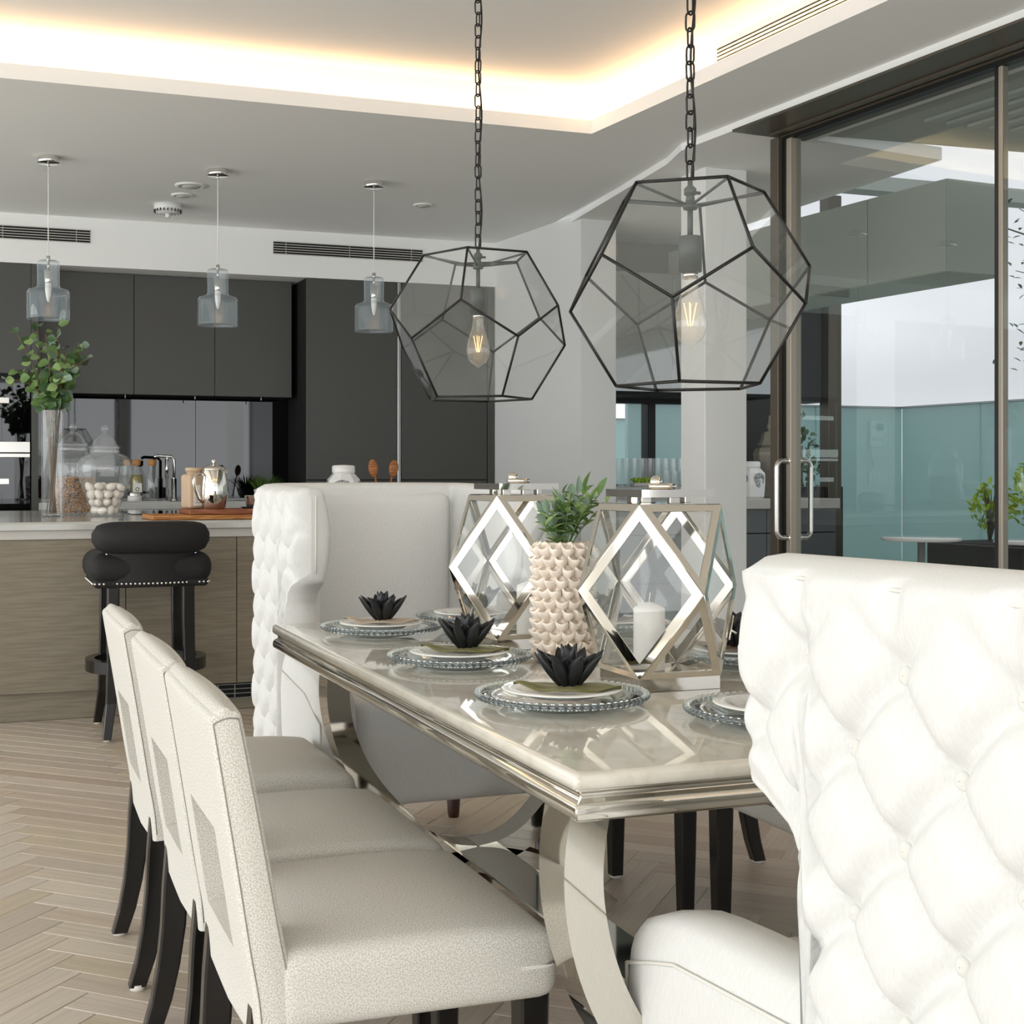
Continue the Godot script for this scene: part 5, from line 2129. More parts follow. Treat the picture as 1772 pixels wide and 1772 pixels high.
func build_centrepiece() -> void:
	lantern(Vector3(1.1675, 0.7602, -2.1708), 0.1119, 0.1501, -0.7818, "polished steel faceted lantern nearer the camera, holding a white candle")
	lantern(Vector3(1.1356, 0.7602, -2.7736), 0.1114, 0.1536, -0.8213, "polished steel faceted lantern farther along the table, left of the textured vase")
	candle(Vector3(1.158, 0.785, -2.19), 0.0285, 0.122, "white pillar candle with pale wick inside the nearer lantern")
	candle(Vector3(1.165, 0.785, -2.765), 0.0285, 0.118, "white pillar candle inside the farther lantern")
	# vase of rows of small tulip cups
	var t := thing("textured_vase", "cream ceramic vase covered in rows of small tulip cups, between the lanterns", "vase", Vector3(1.128, 0.7602, -2.502))
	var s := st_new()
	lathe(s, [Vector2(0.0005, 0.0008), Vector2(0.046, 0.0008), Vector2(0.048, 0.01), Vector2(0.048, 0.23), Vector2(0.046, 0.241), Vector2(0.042, 0.243), Vector2(0.040, 0.235), Vector2(0.040, 0.19), Vector2(0.0005, 0.19)], 28)
	obj("body", s, M.cream_ceramic, t)
	s = st_new()
	var rows := []
	for i in 7:
		var v := i / 6.0
		var r := PackedVector3Array()
		for k in 14:
			var a := TAU * k / 14
			var rad := 0.0068 + 0.0068 * sin(v * 2.2) + (0.0016 * cos(3.0 * a) * v)
			var lift := 0.003 * cos(3.0 * a) * v * v
			r.append(Vector3(cos(a) * rad, 0.026 * v + lift, sin(a) * rad))
		rows.append(r)
	for i in 3:
		var v := 1.0 - i * 0.22
		var r := PackedVector3Array()
		for k in 14:
			var a := TAU * k / 14
			var rad := (0.0068 + 0.0068 * sin(v * 2.2)) * 0.78
			r.append(Vector3(cos(a) * rad, 0.026 * v - 0.001, sin(a) * rad))
		rows.append(r)
	grid(s, rows, true, false, true, true, true)
	var cm := mesh_of(s)
	var nrow := 11
	for i in nrow:
		var nn := 14
		for k in nn:
			var a := TAU * (k + (0.5 if i % 2 else 0.0)) / nn + 0.05 * rng.randf()
			var out := Vector3(cos(a), 0, sin(a))
			var up := (out * 0.62 + Vector3.UP).normalized()
			put_mesh("tulip_cup", cm, M.cream_ceramic, t, Transform3D(look_basis(up, out) * Basis(Vector3.UP, rng.randf() * TAU), out * 0.0455 + Vector3(0, 0.0035 + i * 0.0211, 0)))
	# green plant standing in it
	t = thing("vase_plant", "leafy green plant standing in the textured cream vase", "plant", Vector3(1.128, 0.965, -2.502))
	var lms := [leaf_mesh(0.034, 0.017, 0.55, 0.35, 0.8, 6, 4), leaf_mesh(0.040, 0.018, 0.5, 0.15, 0.75, 6, 4), leaf_mesh(0.028, 0.015, 0.6, 0.5, 0.85, 6, 4)]
	var ms := [M.leaf_green, M.leaf_light, M.leaf_grey, M.leaf_green]
	for k in 17:
		var a := TAU * k / 17 * 3.0 + rng.randf() * 0.5
		var lean := 0.15 + 0.85 * rng.randf()
		var L := lerpf(0.17, 0.12, lean) * rng.randf_range(0.85, 1.05)
		# taller towards the right of the clump
		L *= 1.0 + 0.22 * cos(a - 0.5)
		var tip := Vector3(cos(a) * lean * L * 0.72, L * (1.05 - 0.42 * lean), sin(a) * lean * L * 0.72)
		var m := Vector3(tip.x * 0.32, tip.y * 0.55, tip.z * 0.32)
		s = st_new()
		var path := []
		for j in 6:
			var v := j / 5.0
			path.append(m * 2.0 * v * (1 - v) + tip * v * v)
		tube(s, path, 0.0012, 5)
		obj("stem", s, M.leaf_green, t)
		for j in 9:
			var v := 0.42 + 0.58 * j / 8.0
			var q: Vector3 = m * 2.0 * v * (1 - v) + tip * v * v
			var ang := a + (PI / 2 if j % 2 else -PI / 2) + rng.randf_range(-0.7, 0.7) + j * 0.4
			var o := Vector3(cos(ang), 0.0, sin(ang))
			var up := (o * rng.randf_range(0.5, 1.0) + Vector3.UP * rng.randf_range(0.25, 0.8)).normalized()
			if j == 8:
				up = (tip.normalized() + Vector3(rng.randf_range(-0.2, 0.2), 0.2, rng.randf_range(-0.2, 0.2))).normalized()
			put_mesh("leaf", lms[rng.randi() % 3], ms[rng.randi() % 4], t, Transform3D(look_basis(up, Vector3.UP + o * 0.3) * Basis.from_scale(Vector3.ONE * rng.randf_range(0.8, 1.15)), q))

# ---------------------------------------------------------------- place settings
func build_settings() -> void:
	var y := 0.7602
	var places := [
		[Vector3(0.912, y, -2.029), "olive", "on the left, nearest the table corner", 0.0, Vector3(0.004, 0, 0.012), 0.1],
		[Vector3(0.913, y, -2.526), "olive", "on the left, in the middle", 0.0, Vector3(0.012, 0, 0.0), 0.9],
		[Vector3(0.915, y, -3.075), "taupe", "on the left, at the far corner", 0.1, Vector3(0.0, 0, 0.0), 1.7],
		[Vector3(1.205, y, -3.235), "taupe", "at the far head, behind the farther lantern", -1.4, Vector3(0.01, 0, 0.0), 2.3],
		[Vector3(1.46, y, -2.37), "brown", "on the right, between nearer lantern and armchair", 2.6, Vector3(-0.012, 0, 0.0), 0.5],
		[Vector3(1.46, y, -2.95), "brown", "on the right, behind the textured vase", 2.9, Vector3(0, 0, 0), 1.2],
		[Vector3(1.165, y, -1.785), "brown", "at the near head, half behind the armchair", 1.5, Vector3(0.03, 0, 0.01), 1.9],
	]
	for p in places:
		place(p[0], p[1], p[2], p[3], p[4], p[5])

var charger_first: Node3D = null
var plate_first: Node3D = null
var flower_first: Node3D = null

func place(p: Vector3, cloth: String, where: String, turn: float, off: Vector3, spin: float) -> void:
	var lab := "beaded glass charger " + where
	if charger_first == null:
		var t := thing("charger", lab, "charger", p, 0.0, "beaded glass chargers")
		var s := st_new()
		lathe(s, [Vector2(0.0005, 0.0012), Vector2(0.075, 0.0012), Vector2(0.085, 0.004), Vector2(0.104, 0.013), Vector2(0.136, 0.0175), Vector2(0.137, 0.019), Vector2(0.136, 0.0205), Vector2(0.103, 0.0165), Vector2(0.083, 0.0075), Vector2(0.075, 0.005), Vector2(0.0005, 0.005)], 56)
		obj("dish", s, M.crystal, t)
		var b := st_new()
		for k in 66:
			var a := TAU * k / 66
			ball(b, Vector3(cos(a) * 0.1385, 0.0195, sin(a) * 0.1385), Vector3.ONE * 0.0059, 10, 7)
		obj("bead_rim", b, M.crystal, t).set_meta("kind", "stuff")
		charger_first = t
	else:
		dup(charger_first, p, spin, lab)
	lab = "white plate " + where
	var pp := p + Vector3(0, 0.0172, 0)
	if plate_first == null:
		var t := thing("plate", lab, "plate", pp, 0.0, "white plates on glass chargers")
		var s := st_new()
		lathe(s, [Vector2(0.0005, 0.0), Vector2(0.058, 0.0), Vector2(0.064, 0.003), Vector2(0.071, 0.008), Vector2(0.098, 0.0105), Vector2(0.0992, 0.0118), Vector2(0.098, 0.013), Vector2(0.070, 0.011), Vector2(0.060, 0.0055), Vector2(0.0005, 0.0045)], 56)
		obj("dish", s, M.porcelain, t)
		plate_first = t
	else:
		dup(plate_first, pp, 0.0, lab)
	# folded satin napkin: a diamond with soft, lifted corners
	var m: Material = {"olive": M.satin_olive, "taupe": M.satin_taupe, "brown": M.satin_brown}[cloth]
	var q := p + Vector3(0, 0.0285, 0) + off
	var s := st_new()
	var rows := []
	var n := 22
	for side in [0.0, 1.0]:
		var rr := []
		for i in n + 1:
			var u := -1.0 + 2.0 * i / n
			var row := PackedVector3Array()
			for j in 13:
				var v := -1.0 + 2.0 * j / 12.0
				var wid := 0.047 * (1.0 - pow(absf(u), 1.7)) + 0.001
				var yy := 0.0015 + 0.010 * smoothstep(0.45, 1.0, absf(u)) * (1.0 if u < 0.0 else 0.3) + 0.0022 * sin(u * 6.0 + v * 2.0) + 0.001 * cos(v * 7.0)
				var th := 0.0045 * sqrt(maxf(0.0, 1.0 - v * v)) * (1.0 - pow(absf(u), 6.0))
				row.append(Vector3(u * 0.088, yy + (th if side > 0.5 else 0.0) - 0.001, v * wid + 0.012 * u * u))
			rr.append(row)
		rows.append(rr)
	grid(s, rows[1], false, false, true, false)
	var low := []
	for row in rows[0]:
		var x: PackedVector3Array = row
		x.reverse()
		low.append(x)
	grid(s, low, false, false, true, false)
	var nk := obj("napkin", s, m, null, Transform3D(Basis(Vector3.UP, -0.35 + turn), q + Vector3(0, 0.001, 0)))
	tag(nk, {"olive": "olive green satin napkin", "taupe": "taupe satin napkin", "brown": "brown satin napkin"}[cloth] + " " + where, "napkin", "satin napkins under the flowers")
	# black lotus
	lab = "black lotus flower " + where
	var fp := q + Vector3(0.004, 0.0035, 0)
	if flower_first == null:
		var t := thing("lotus_flower", lab, "flower ornament", fp, 0.0, "black lotus flower ornaments")
		var inner := leaf_mesh(0.068, 0.035, 0.75, -0.12, 0.72, 8, 6, 0.0016)
		var midm := leaf_mesh(0.062, 0.034, 0.7, 0.12, 0.75, 8, 6, 0.0016)
		var outer := leaf_mesh(0.068, 0.029, 0.75, -0.32, 0.8, 8, 6, 0.0016)
		var sets := [[5, 0.15, 0.006, inner, 0.0], [7, 0.42, 0.012, midm, 0.3], [8, 0.95, 0.016, outer, 0.1]]
		for e in sets:
			for k in e[0]:
				var a: float = TAU * k / e[0] + e[4]
				var o := Vector3(cos(a), 0, sin(a))
				var up: Vector3 = (Vector3.UP + o * e[1] * 1.15).normalized()
				put_mesh("petal", e[3], M.black_ceramic, t, Transform3D(look_basis(up, -o), o * e[2] + Vector3(0, 0.001, 0)))
		s = st_new()
		ball(s, Vector3(0, 0.014, 0), Vector3(0.018, 0.014, 0.018), 14, 8)
		obj("heart", s, M.black_ceramic, t)
		flower_first = t
	else:
		dup(flower_first, fp, spin, lab)

# ---------------------------------------------------------------- things on the island
const ISL := 0.9202

func jar(called: String, label: String, p: Vector3, k: float, prof: Array, group: String) -> void:
	var t := thing(called, label, "jar", p, 0.0, group)
	var s := st_new()
	lathe(s, prof, 36)
	obj("vessel", s, M.vessel, t)
	s = st_new()
	var y := 0.372 * k
	lathe(s, [Vector2(0.074 * k, y), Vector2(0.078 * k, y + 0.004), Vector2(0.066 * k, y + 0.012), Vector2(0.060 * k, y + 0.03), Vector2(0.044 * k, y + 0.052), Vector2(0.018 * k, y + 0.066), Vector2(0.011 * k, y + 0.072)], 30)
	lathe(s, [Vector2(0.010 * k, y + 0.072), Vector2(0.012 * k, y + 0.078), Vector2(0.019 * k, y + 0.088), Vector2(0.0205 * k, y + 0.098), Vector2(0.016 * k, y + 0.110), Vector2(0.0005, y + 0.116)], 20)
	obj("lid", s, M.clear_glass, t)
	s = st_new()
	torus(s, Vector3(0, 0.347 * k, 0), 0.078 * k, 0.004, 32, 8)
	torus(s, Vector3(0, 0.370 * k, 0), 0.080 * k, 0.0045, 32, 8)
	obj("neck_ring", s, M.clear_glass, t)

func build_island_things() -> void:
	var s: SurfaceTool
	# tall cylinder vase
	var vp := Vector3(0.399, ISL, -7.258)
	var t := thing("glass_vase", "tall clear glass cylinder vase at the left end of the island", "vase", vp)
	s = st_new()
	lathe(s, [Vector2(0.0005, 0.001), Vector2(0.054, 0.001), Vector2(0.0555, 0.004), Vector2(0.0555, 0.545)], 36)
	obj("cylinder", s, M.vessel, t)
	s = st_new()
	lathe(s, [Vector2(0.0005, 0.002), Vector2(0.052, 0.002), Vector2(0.052, 0.016), Vector2(0.0005, 0.018)], 30)
	obj("thick_base", s, M.crystal, t)
	s = st_new()
	torus(s, Vector3(0, 0.545, 0), 0.0545, 0.0016, 36, 6)
	obj("rim", s, M.clear_glass, t)
	eucalyptus(vp)
	# apothecary jars
	jar("apothecary_jar", "big lidded glass jar full of cream eggs, right of the other jar", Vector3(0.659, ISL, -7.265), 0.965, [Vector2(0.0005, 0.002), Vector2(0.094, 0.002), Vector2(0.096, 0.008), Vector2(0.078, 0.022), Vector2(0.074, 0.03), Vector2(0.083, 0.06), Vector2(0.108, 0.13), Vector2(0.133, 0.20), Vector2(0.1415, 0.245), Vector2(0.138, 0.28), Vector2(0.12, 0.308), Vector2(0.095, 0.322), Vector2(0.076, 0.327), Vector2(0.074, 0.335), Vector2(0.074, 0.355), Vector2(0.079, 0.36)], "lidded apothecary jars")
	jar("apothecary_jar", "lidded glass jar of brown grain between the vase and the egg jar", Vector3(0.527, ISL, -7.66), 1.02, [Vector2(0.0005, 0.002), Vector2(0.098, 0.002), Vector2(0.103, 0.006), Vector2(0.112, 0.03), Vector2(0.116, 0.12), Vector2(0.122, 0.22), Vector2(0.124, 0.27), Vector2(0.115, 0.31), Vector2(0.095, 0.332), Vector2(0.079, 0.341), Vector2(0.077, 0.35), Vector2(0.077, 0.372), Vector2(0.082, 0.379)], "lidded apothecary jars")
	var ep := Vector3(0.659, ISL, -7.265)
	var n := 0
	var em := st_new()
	lathe(em, [Vector2(0.0004, -0.026), Vector2(0.010, -0.0245), Vector2(0.018, -0.016), Vector2(0.0205, -0.004), Vector2(0.0185, 0.01), Vector2(0.012, 0.022), Vector2(0.005, 0.0275), Vector2(0.0004, 0.029)], 16)
	var egg := mesh_of(em)
	for layer in [[0.032, 0.049, 7], [0.032, 0.0, 1], [0.072, 0.060, 8], [0.074, 0.018, 2], [0.112, 0.073, 9], [0.114, 0.03, 3], [0.150, 0.082, 7], [0.152, 0.036, 3]]:
		for k in layer[2]:
			if layer[0] > 0.14 and layer[1] > 0.05 and k in [3, 4]:
				continue
			var a: float = TAU * k / layer[2] + layer[0] * 31.0
			var q: Vector3 = ep + Vector3(cos(a) * layer[1], layer[0] + rng.randf_range(-0.004, 0.004), sin(a) * layer[1])
			var b := Basis.from_euler(Vector3(rng.randf_range(-1.6, 1.6), rng.randf() * TAU, rng.randf_range(-1.2, 1.2)))
			var o := put_mesh("egg", egg, M.egg, null, Transform3D(b, q))
			tag(o, "one of the cream coloured eggs piled in the big lidded glass jar", "egg", "cream eggs in the glass jar")
			n += 1
	s = st_new()
	var gp := Vector3(0.527, ISL, -7.66)
	lathe(s, [Vector2(0.0005, 0.006), Vector2(0.094, 0.006), Vector2(0.099, 0.012), Vector2(0.107, 0.03), Vector2(0.111, 0.12), Vector2(0.1135, 0.19), Vector2(0.09, 0.198), Vector2(0.0005, 0.2)], 36)
	var gm := st_new()
	ball(gm, Vector3.ZERO, Vector3(0.0035, 0.0022, 0.0055), 6, 4)
	var grain := mesh_of(gm)
	var s2 := st_new()
	for k in 2600:
		var a := rng.randf() * TAU
		var y := rng.randf_range(0.01, 0.196)
		var r := lerpf(0.105, 0.1125, clampf(y / 0.19, 0, 1)) if rng.randf() < 0.85 else rng.randf() * 0.105
		if r < 0.1:
			y = 0.198
		var xf := Transform3D(Basis.from_euler(Vector3(rng.randf() * 6, rng.randf() * 6, rng.randf() * 6)), Vector3(cos(a) * r, y, sin(a) * r))
		(s if k % 3 else s2).append_from(grain, 0, xf)
	var am := ArrayMesh.new()
	s.generate_normals()
	s.commit(am)
	s2.commit(am)
	var go := MeshInstance3D.new()
	am.surface_set_material(0, M.grain)
	am.surface_set_material(1, M.grain_dark)
	go.mesh = am
	go.position = gp
	go.name = "grain"
	add_child(go)
	tag(go, "brown toasted grain filling the lower half of the glass jar", "grain", "", "stuff")
	# boards
	s = st_new()
	rbox(s, Vector3.ZERO, Vector3(0.30, 0.0115, 0.16), 0.006, 3, null, Transform3D(Basis(Vector3.UP, 0.04), Vector3(1.10, ISL + 0.0125, -6.475 - 0.17)))
	tag(obj("cutting_board", s, M.oak_board), "light wooden board lying underneath the darker board on the island", "board")
	s = st_new()
	rbox(s, Vector3.ZERO, Vector3(0.40, 0.0115, 0.15), 0.006, 3, null, Transform3D(Basis(Vector3.UP, 0.03), Vector3(1.375, ISL + 0.037, -6.64)))
	tag(obj("cutting_board", s, M.walnut_board), "reddish brown wooden board carrying the coffee pot", "board")
	var by := ISL + 0.0495
	coffee_pot(Vector3(1.115, by, -6.60))
	# tall kraft jar with label
	t = thing("kraft_jar", "tall brown paper coloured jar with a pale label behind the coffee pot", "jar", Vector3(1.035, by, -6.70), 0.35)
	s = st_new()
	rbox(s, Vector3(0, 0.085, 0), Vector3(0.05, 0.084, 0.05), 0.016, 4)
	obj("body", s, M.kraft, t)
	s = st_new()
	lathe(s, [Vector2(0.036, 0.165), Vector2(0.036, 0.18), Vector2(0.043, 0.182), Vector2(0.044, 0.198), Vector2(0.041, 0.201), Vector2(0.0005, 0.2)], 24)
	obj("lid", s, M.kraft, t)
	s = st_new()
	box(s, Vector3(0, 0.065, 0.0508), Vector3(0.062, 0.1, 0.0012), 0.0003)
	obj("label", s, M.paper, t)
	s = st_new()
	for k in 4:
		box(s, Vector3(-0.006, 0.03 + 0.012 * k, 0.0516), Vector3(0.034 - 0.004 * (k % 2), 0.003, 0.0006))
	obj("print", s, M.alu, t).set_meta("kind", "stuff")
	# espresso cup
	t = thing("espresso_cup", "small faceted metallic espresso cup on the reddish board", "cup", Vector3(1.31, by, -6.66))
	s = st_new()
	lathe(s, [Vector2(0.0005, 0.006), Vector2(0.022, 0.006), Vector2(0.026, 0.02), Vector2(0.034, 0.062), Vector2(0.0325, 0.063), Vector2(0.024, 0.02), Vector2(0.0005, 0.012)], 10, Vector3.ZERO, Transform3D(), false)
	obj("cup", s, M.nickel, t)
	s = st_new()
	lathe(s, [Vector2(0.0005, 0.0), Vector2(0.04, 0.0), Vector2(0.052, 0.006), Vector2(0.05, 0.008), Vector2(0.03, 0.004), Vector2(0.0005, 0.004)], 28)
	obj("saucer", s, M.black_ceramic, t)
	# white patterned pot half behind the armchair
	t = thing("white_pot", "white textured lidded pot behind the far armchair's left shoulder", "pot", Vector3(1.66, ISL, -7.3))
	s = st_new()
	lathe(s, [Vector2(0.0005, 0.001), Vector2(0.07, 0.001), Vector2(0.088, 0.02), Vector2(0.092, 0.05), Vector2(0.084, 0.08), Vector2(0.06, 0.094), Vector2(0.0005, 0.1)], 30)
	obj("body", s, M.porcelain, t)
	s = st_new()
	torus(s, Vector3(0, 0.077, 0), 0.085, 0.003, 30, 6)
	obj("rim", s, M.stone_grey, t)
	# portrait ginger jar, tumbler and spoons on the right of the island
	ginger_jar(Vector3(2.02, ISL, -7.55), 1.0, "white lidded jar with black engraved figures behind the far armchair", 0.35)
	t = thing("spoon_tumbler", "clear glass tumbler holding wooden spoons, right of the white jar", "tumbler", Vector3(2.245, ISL, -7.6))
	s = st_new()
	lathe(s, [Vector2(0.0005, 0.002), Vector2(0.066, 0.002), Vector2(0.072, 0.165)], 30)
	torus(s, Vector3(0, 0.165, 0), 0.0715, 0.002, 30, 6)
	obj("wall", s, M.vessel, t)
	s = st_new()
	box(s, Vector3(0, 0.07, 0.0705), Vector3(0.05, 0.05, 0.002))
	obj("label", s, M.paper, t)
	for e in [[-0.012, 0.03, "left wooden spoon standing in the glass tumbler"], [0.028, -0.02, "right wooden spoon standing in the glass tumbler"]]:
		t = thing("wooden_spoon", e[2], "spoon", Vector3(2.265 + e[0], ISL + 0.01, -7.6 + e[1]), 0.0, "wooden spoons in the tumbler")
		s = st_new()
		var lean: float = (e[0] - 0.008) * 2.0
		tube(s, [Vector3(0, 0, 0), Vector3(lean * 0.6, 0.12, 0), Vector3(lean, 0.2, 0)], 0.006, 8)
		obj("shaft", s, M.spoon_wood, t)
		s = st_new()
		ball(s, Vector3(lean * 1.25, 0.242, 0), Vector3(0.029, 0.052, 0.008), 16, 10, Basis(Vector3.BACK, -lean * 3.0))
		obj("bowl", s, M.spoon_wood, t)
	s = st_new()
	box(s, Vector3(2.40, ISL + 0.055, -7.55), Vector3(0.05, 0.11, 0.05), 0.004)
	tag(obj("salt_box", s, M.porcelain), "small white box right of the spoon tumbler", "box")

func coffee_pot(p: Vector3) -> void:
	var t := thing("coffee_pot", "shiny steel coffee pot with domed lid, ball knob and long handle", "coffee pot", p)
	var s := st_new()
	lathe(s, [Vector2(0.0005, 0.0), Vector2(0.05, 0.0), Vector2(0.054, 0.004), Vector2(0.058, 0.02), Vector2(0.0655, 0.05), Vector2(0.0675, 0.075), Vector2(0.066, 0.11), Vector2(0.062, 0.15), Vector2(0.0555, 0.185), Vector2(0.054, 0.19)], 36)
	obj("body", s, M.nickel, t)
	s = st_new()
	lathe(s, [Vector2(0.0555, 0.190), Vector2(0.0565, 0.194), Vector2(0.05, 0.203), Vector2(0.03, 0.211), Vector2(0.008, 0.214), Vector2(0.006, 0.222), Vector2(0.0005, 0.222)], 30)
	ball(s, Vector3(0, 0.2325, 0), Vector3.ONE * 0.012, 16, 10)
	obj("lid", s, M.nickel, t)
	s = st_new()
	tube(s, [Vector3(-0.05, 0.165, 0.02), Vector3(-0.075, 0.172, 0.03), Vector3(-0.098, 0.160, 0.038), Vector3(-0.104, 0.13, 0.04), Vector3(-0.094, 0.09, 0.038), Vector3(-0.078, 0.05, 0.034), Vector3(-0.058, 0.03, 0.026)], [0.006, 0.0075, 0.008, 0.008, 0.0075, 0.007, 0.005], 10)
	obj("handle", s, M.nickel, t)
	s = st_new()
	tube(s, [Vector3(0.045, 0.15, -0.02), Vector3(0.062, 0.178, -0.026), Vector3(0.072, 0.192, -0.03)], [0.014, 0.011, 0.008], 10)
	obj("spout", s, M.nickel, t)

func eucalyptus(p: Vector3) -> void:
	var t := thing("eucalyptus", "bunch of green eucalyptus stems in the tall glass vase", "plant", p)
	var lms := [leaf_mesh(0.046, 0.045, 0.25, 0.25, 0.95, 5, 4), leaf_mesh(0.04, 0.040, 0.3, 0.1, 0.95, 5, 4), leaf_mesh(0.05, 0.036, 0.3, 0.4, 0.9, 5, 4)]
	var ms := [M.leaf_green, M.leaf_dark, M.leaf_grey, M.leaf_light, M.leaf_dark, M.leaf_green]
	var n := 15
	for k in n:
		var a := TAU * k / n * 4.0 + 0.35 * rng.randf()
		var lean := rng.randf_range(0.15, 1.0)
		var base := Vector3(cos(a + 2.5) * 0.034 * rng.randf(), 0.012, sin(a + 2.5) * 0.034 * rng.randf())
		var neck := Vector3(cos(a) * 0.034, 0.52, sin(a) * 0.034)
		var tip := Vector3(cos(a) * 0.225 * lean - 0.012, 0.98 - 0.26 * lean * lean + rng.randf_range(-0.05, 0.03), sin(a) * 0.2 * lean)
		if k == 2:
			tip = Vector3(-0.185, 0.95, 0.05)
		if k == 5:
			tip = Vector3(0.19, 0.82, 0.06)
		if k == 9:
			tip = Vector3(-0.23, 0.69, 0.06)
		var pts := []
		for j in 12:
			var v := j / 11.0
			if v < 0.5:
				pts.append(base.lerp(neck, v * 2.0))
			else:
				var w := (v - 0.5) * 2.0
				var c := neck + (neck - base).normalized() * 0.2
				pts.append(neck * (1 - w) * (1 - w) + c * 2.0 * w * (1 - w) + tip * w * w)
		var s := st_new()
		tube(s, pts, 0.0028, 5)
		obj("stem", s, M.stem, t)
		for j in 18:
			var w := 0.10 + 0.92 * j / 17.0
			var c := neck + (neck - base).normalized() * 0.2
			var q := neck * (1 - w) * (1 - w) + c * 2.0 * w * (1 - w) + tip * w * w
			var ang := rng.randf() * TAU
			var o := Vector3(cos(ang), rng.randf_range(-0.5, 0.4), sin(ang)).normalized()
			q += o * 0.006
			if q.y < 0.56:
				o.y = absf(o.y) + 0.2
			var sc := lerpf(1.45, 1.05, w) * rng.randf_range(0.85, 1.15)
			put_mesh("leaf", lms[rng.randi() % 3], ms[rng.randi() % 6], t, Transform3D(look_basis(o, Vector3(rng.randf_range(-1, 1), rng.randf_range(0, 1), 1)) * Basis.from_scale(Vector3.ONE * sc), q))
	# leaves pressed inside the vase below the rim
	for j in 16:
		var ang := rng.randf() * TAU
		var q := Vector3(cos(ang) * 0.022, rng.randf_range(0.40, 0.53), sin(ang) * 0.022)
		put_mesh("leaf", lms[1], ms[rng.randi() % 6], t, Transform3D(look_basis(Vector3(cos(ang) * 0.25, -1, sin(ang) * 0.25), Vector3(cos(ang), 0, sin(ang))) * Basis.from_scale(Vector3.ONE * 0.6), q))

var face_tex: ImageTexture = null

func engraving() -> ImageTexture:
	# a plain engraved-looking print: hatched oval heads with curls, on white
	if face_tex:
		return face_tex
	var W := 512
	var H := 256
	var im := Image.create(W, H, false, Image.FORMAT_RGB8)
	im.fill(Color(0.93, 0.93, 0.92))
	var nz := FastNoiseLite.new()
	nz.seed = 77
	nz.frequency = 0.045
	nz.noise_type = FastNoiseLite.TYPE_SIMPLEX_SMOOTH
	nz.fractal_octaves = 2
	for c in 4:
		var cx := 64.0 + 128.0 * c
		var cy := 138.0
		for y in H:
			for x in range(int(cx) - 56, int(cx) + 56):
				var dx := (x - cx) / 30.0
				var dy := (y - cy) / 44.0
				var face := dx * dx + dy * dy
				var hx := (x - cx + 8.0) / 46.0
				var hy := (y - cy + 30.0) / 56.0
				var hair := hx * hx + hy * hy
				var ink := 0.0
				var k := nz.get_noise_2d(x * 2.2, y * 2.2)
				if face < 1.0 and y > cy - 30:
					var shade := clampf(dx * 0.9 + 0.25 + 0.35 * nz.get_noise_2d(x * 1.2, y * 1.2), 0.0, 1.0)
					var hatch := sin(x * 1.1 + y * 1.3 + k * 4.0) * 0.5 + 0.5
					ink = 0.8 if hatch < shade * 0.75 else 0.0
					for e in [[-10.0, -6.0, 6.0, 3.0], [10.0, -6.0, 6.0, 3.0], [2.0, 22.0, 8.0, 2.5], [3.0, 8.0, 3.0, 5.0]]:
						var ex: float = (x - cx - e[0]) / e[2]
						var ey: float = (y - cy - e[1]) / e[3]
						if ex * ex + ey * ey < 1.0:
							ink = 0.85
				elif hair < 1.0:
					var curl := sin(sqrt(hair) * 16.0 + k * 7.0 + atan2(hy, hx) * 3.0)
					ink = 0.9 if curl > -0.25 else 0.0
				if ink > 0.0 and x >= 0 and x < W:
					im.set_pixel(x, y, im.get_pixel(x, y).lerp(Color(0.12, 0.13, 0.14), ink))
	face_tex = ImageTexture.create_from_image(im)
	var m := mat("engraved", Color.WHITE, 0.08)
	m.albedo_texture = face_tex
	return face_tex

func ginger_jar(p: Vector3, k: float, label: String, turn: float) -> void:
	engraving()
	var t := thing("ginger_jar", label, "jar", p, turn, "white jars with engraved figures")
	# hexagonal body with uv for the print
	var s := st_new()
	var prof := [[0.085, 0.0, 1.0], [0.094, 0.012, 0.96], [0.101, 0.10, 0.62], [0.101, 0.172, 0.3], [0.096, 0.186, 0.2], [0.070, 0.215, 0.08], [0.063, 0.222, 0.05]]
	var seg := 8
	for i in prof.size() - 1:
		for f in seg:
			var a0 := TAU * f / seg
			var a1 := TAU * (f + 1) / seg
			var A: Array = prof[i]
			var B: Array = prof[i + 1]
			var q := [Vector3(cos(a0) * A[0], A[1], sin(a0) * A[0]), Vector3(cos(a1) * A[0], A[1], sin(a1) * A[0]), Vector3(cos(a1) * B[0], B[1], sin(a1) * B[0]), Vector3(cos(a0) * B[0], B[1], sin(a0) * B[0])]
			var uv := [Vector2(float(f) / seg, A[2]), Vector2(float(f + 1) / seg, A[2]), Vector2(float(f + 1) / seg, B[2]), Vector2(float(f) / seg, B[2])]
			s.set_smooth_group(-1)
			for m in [0, 1, 2, 0, 2, 3]:
				s.set_uv(uv[m])
				s.add_vertex(q[m] * k)
	obj("body", s, M.engraved, t)
	s = st_new()
	lathe(s, [Vector2(0.058, 0.20), Vector2(0.058, 0.222), Vector2(0.065, 0.224), Vector2(0.067, 0.232), Vector2(0.067, 0.262), Vector2(0.06, 0.269), Vector2(0.0005, 0.272)], 30, Vector3.ZERO, Transform3D(Basis.from_scale(Vector3.ONE * k), Vector3.ZERO))
	obj("lid", s, M.porcelain, t)

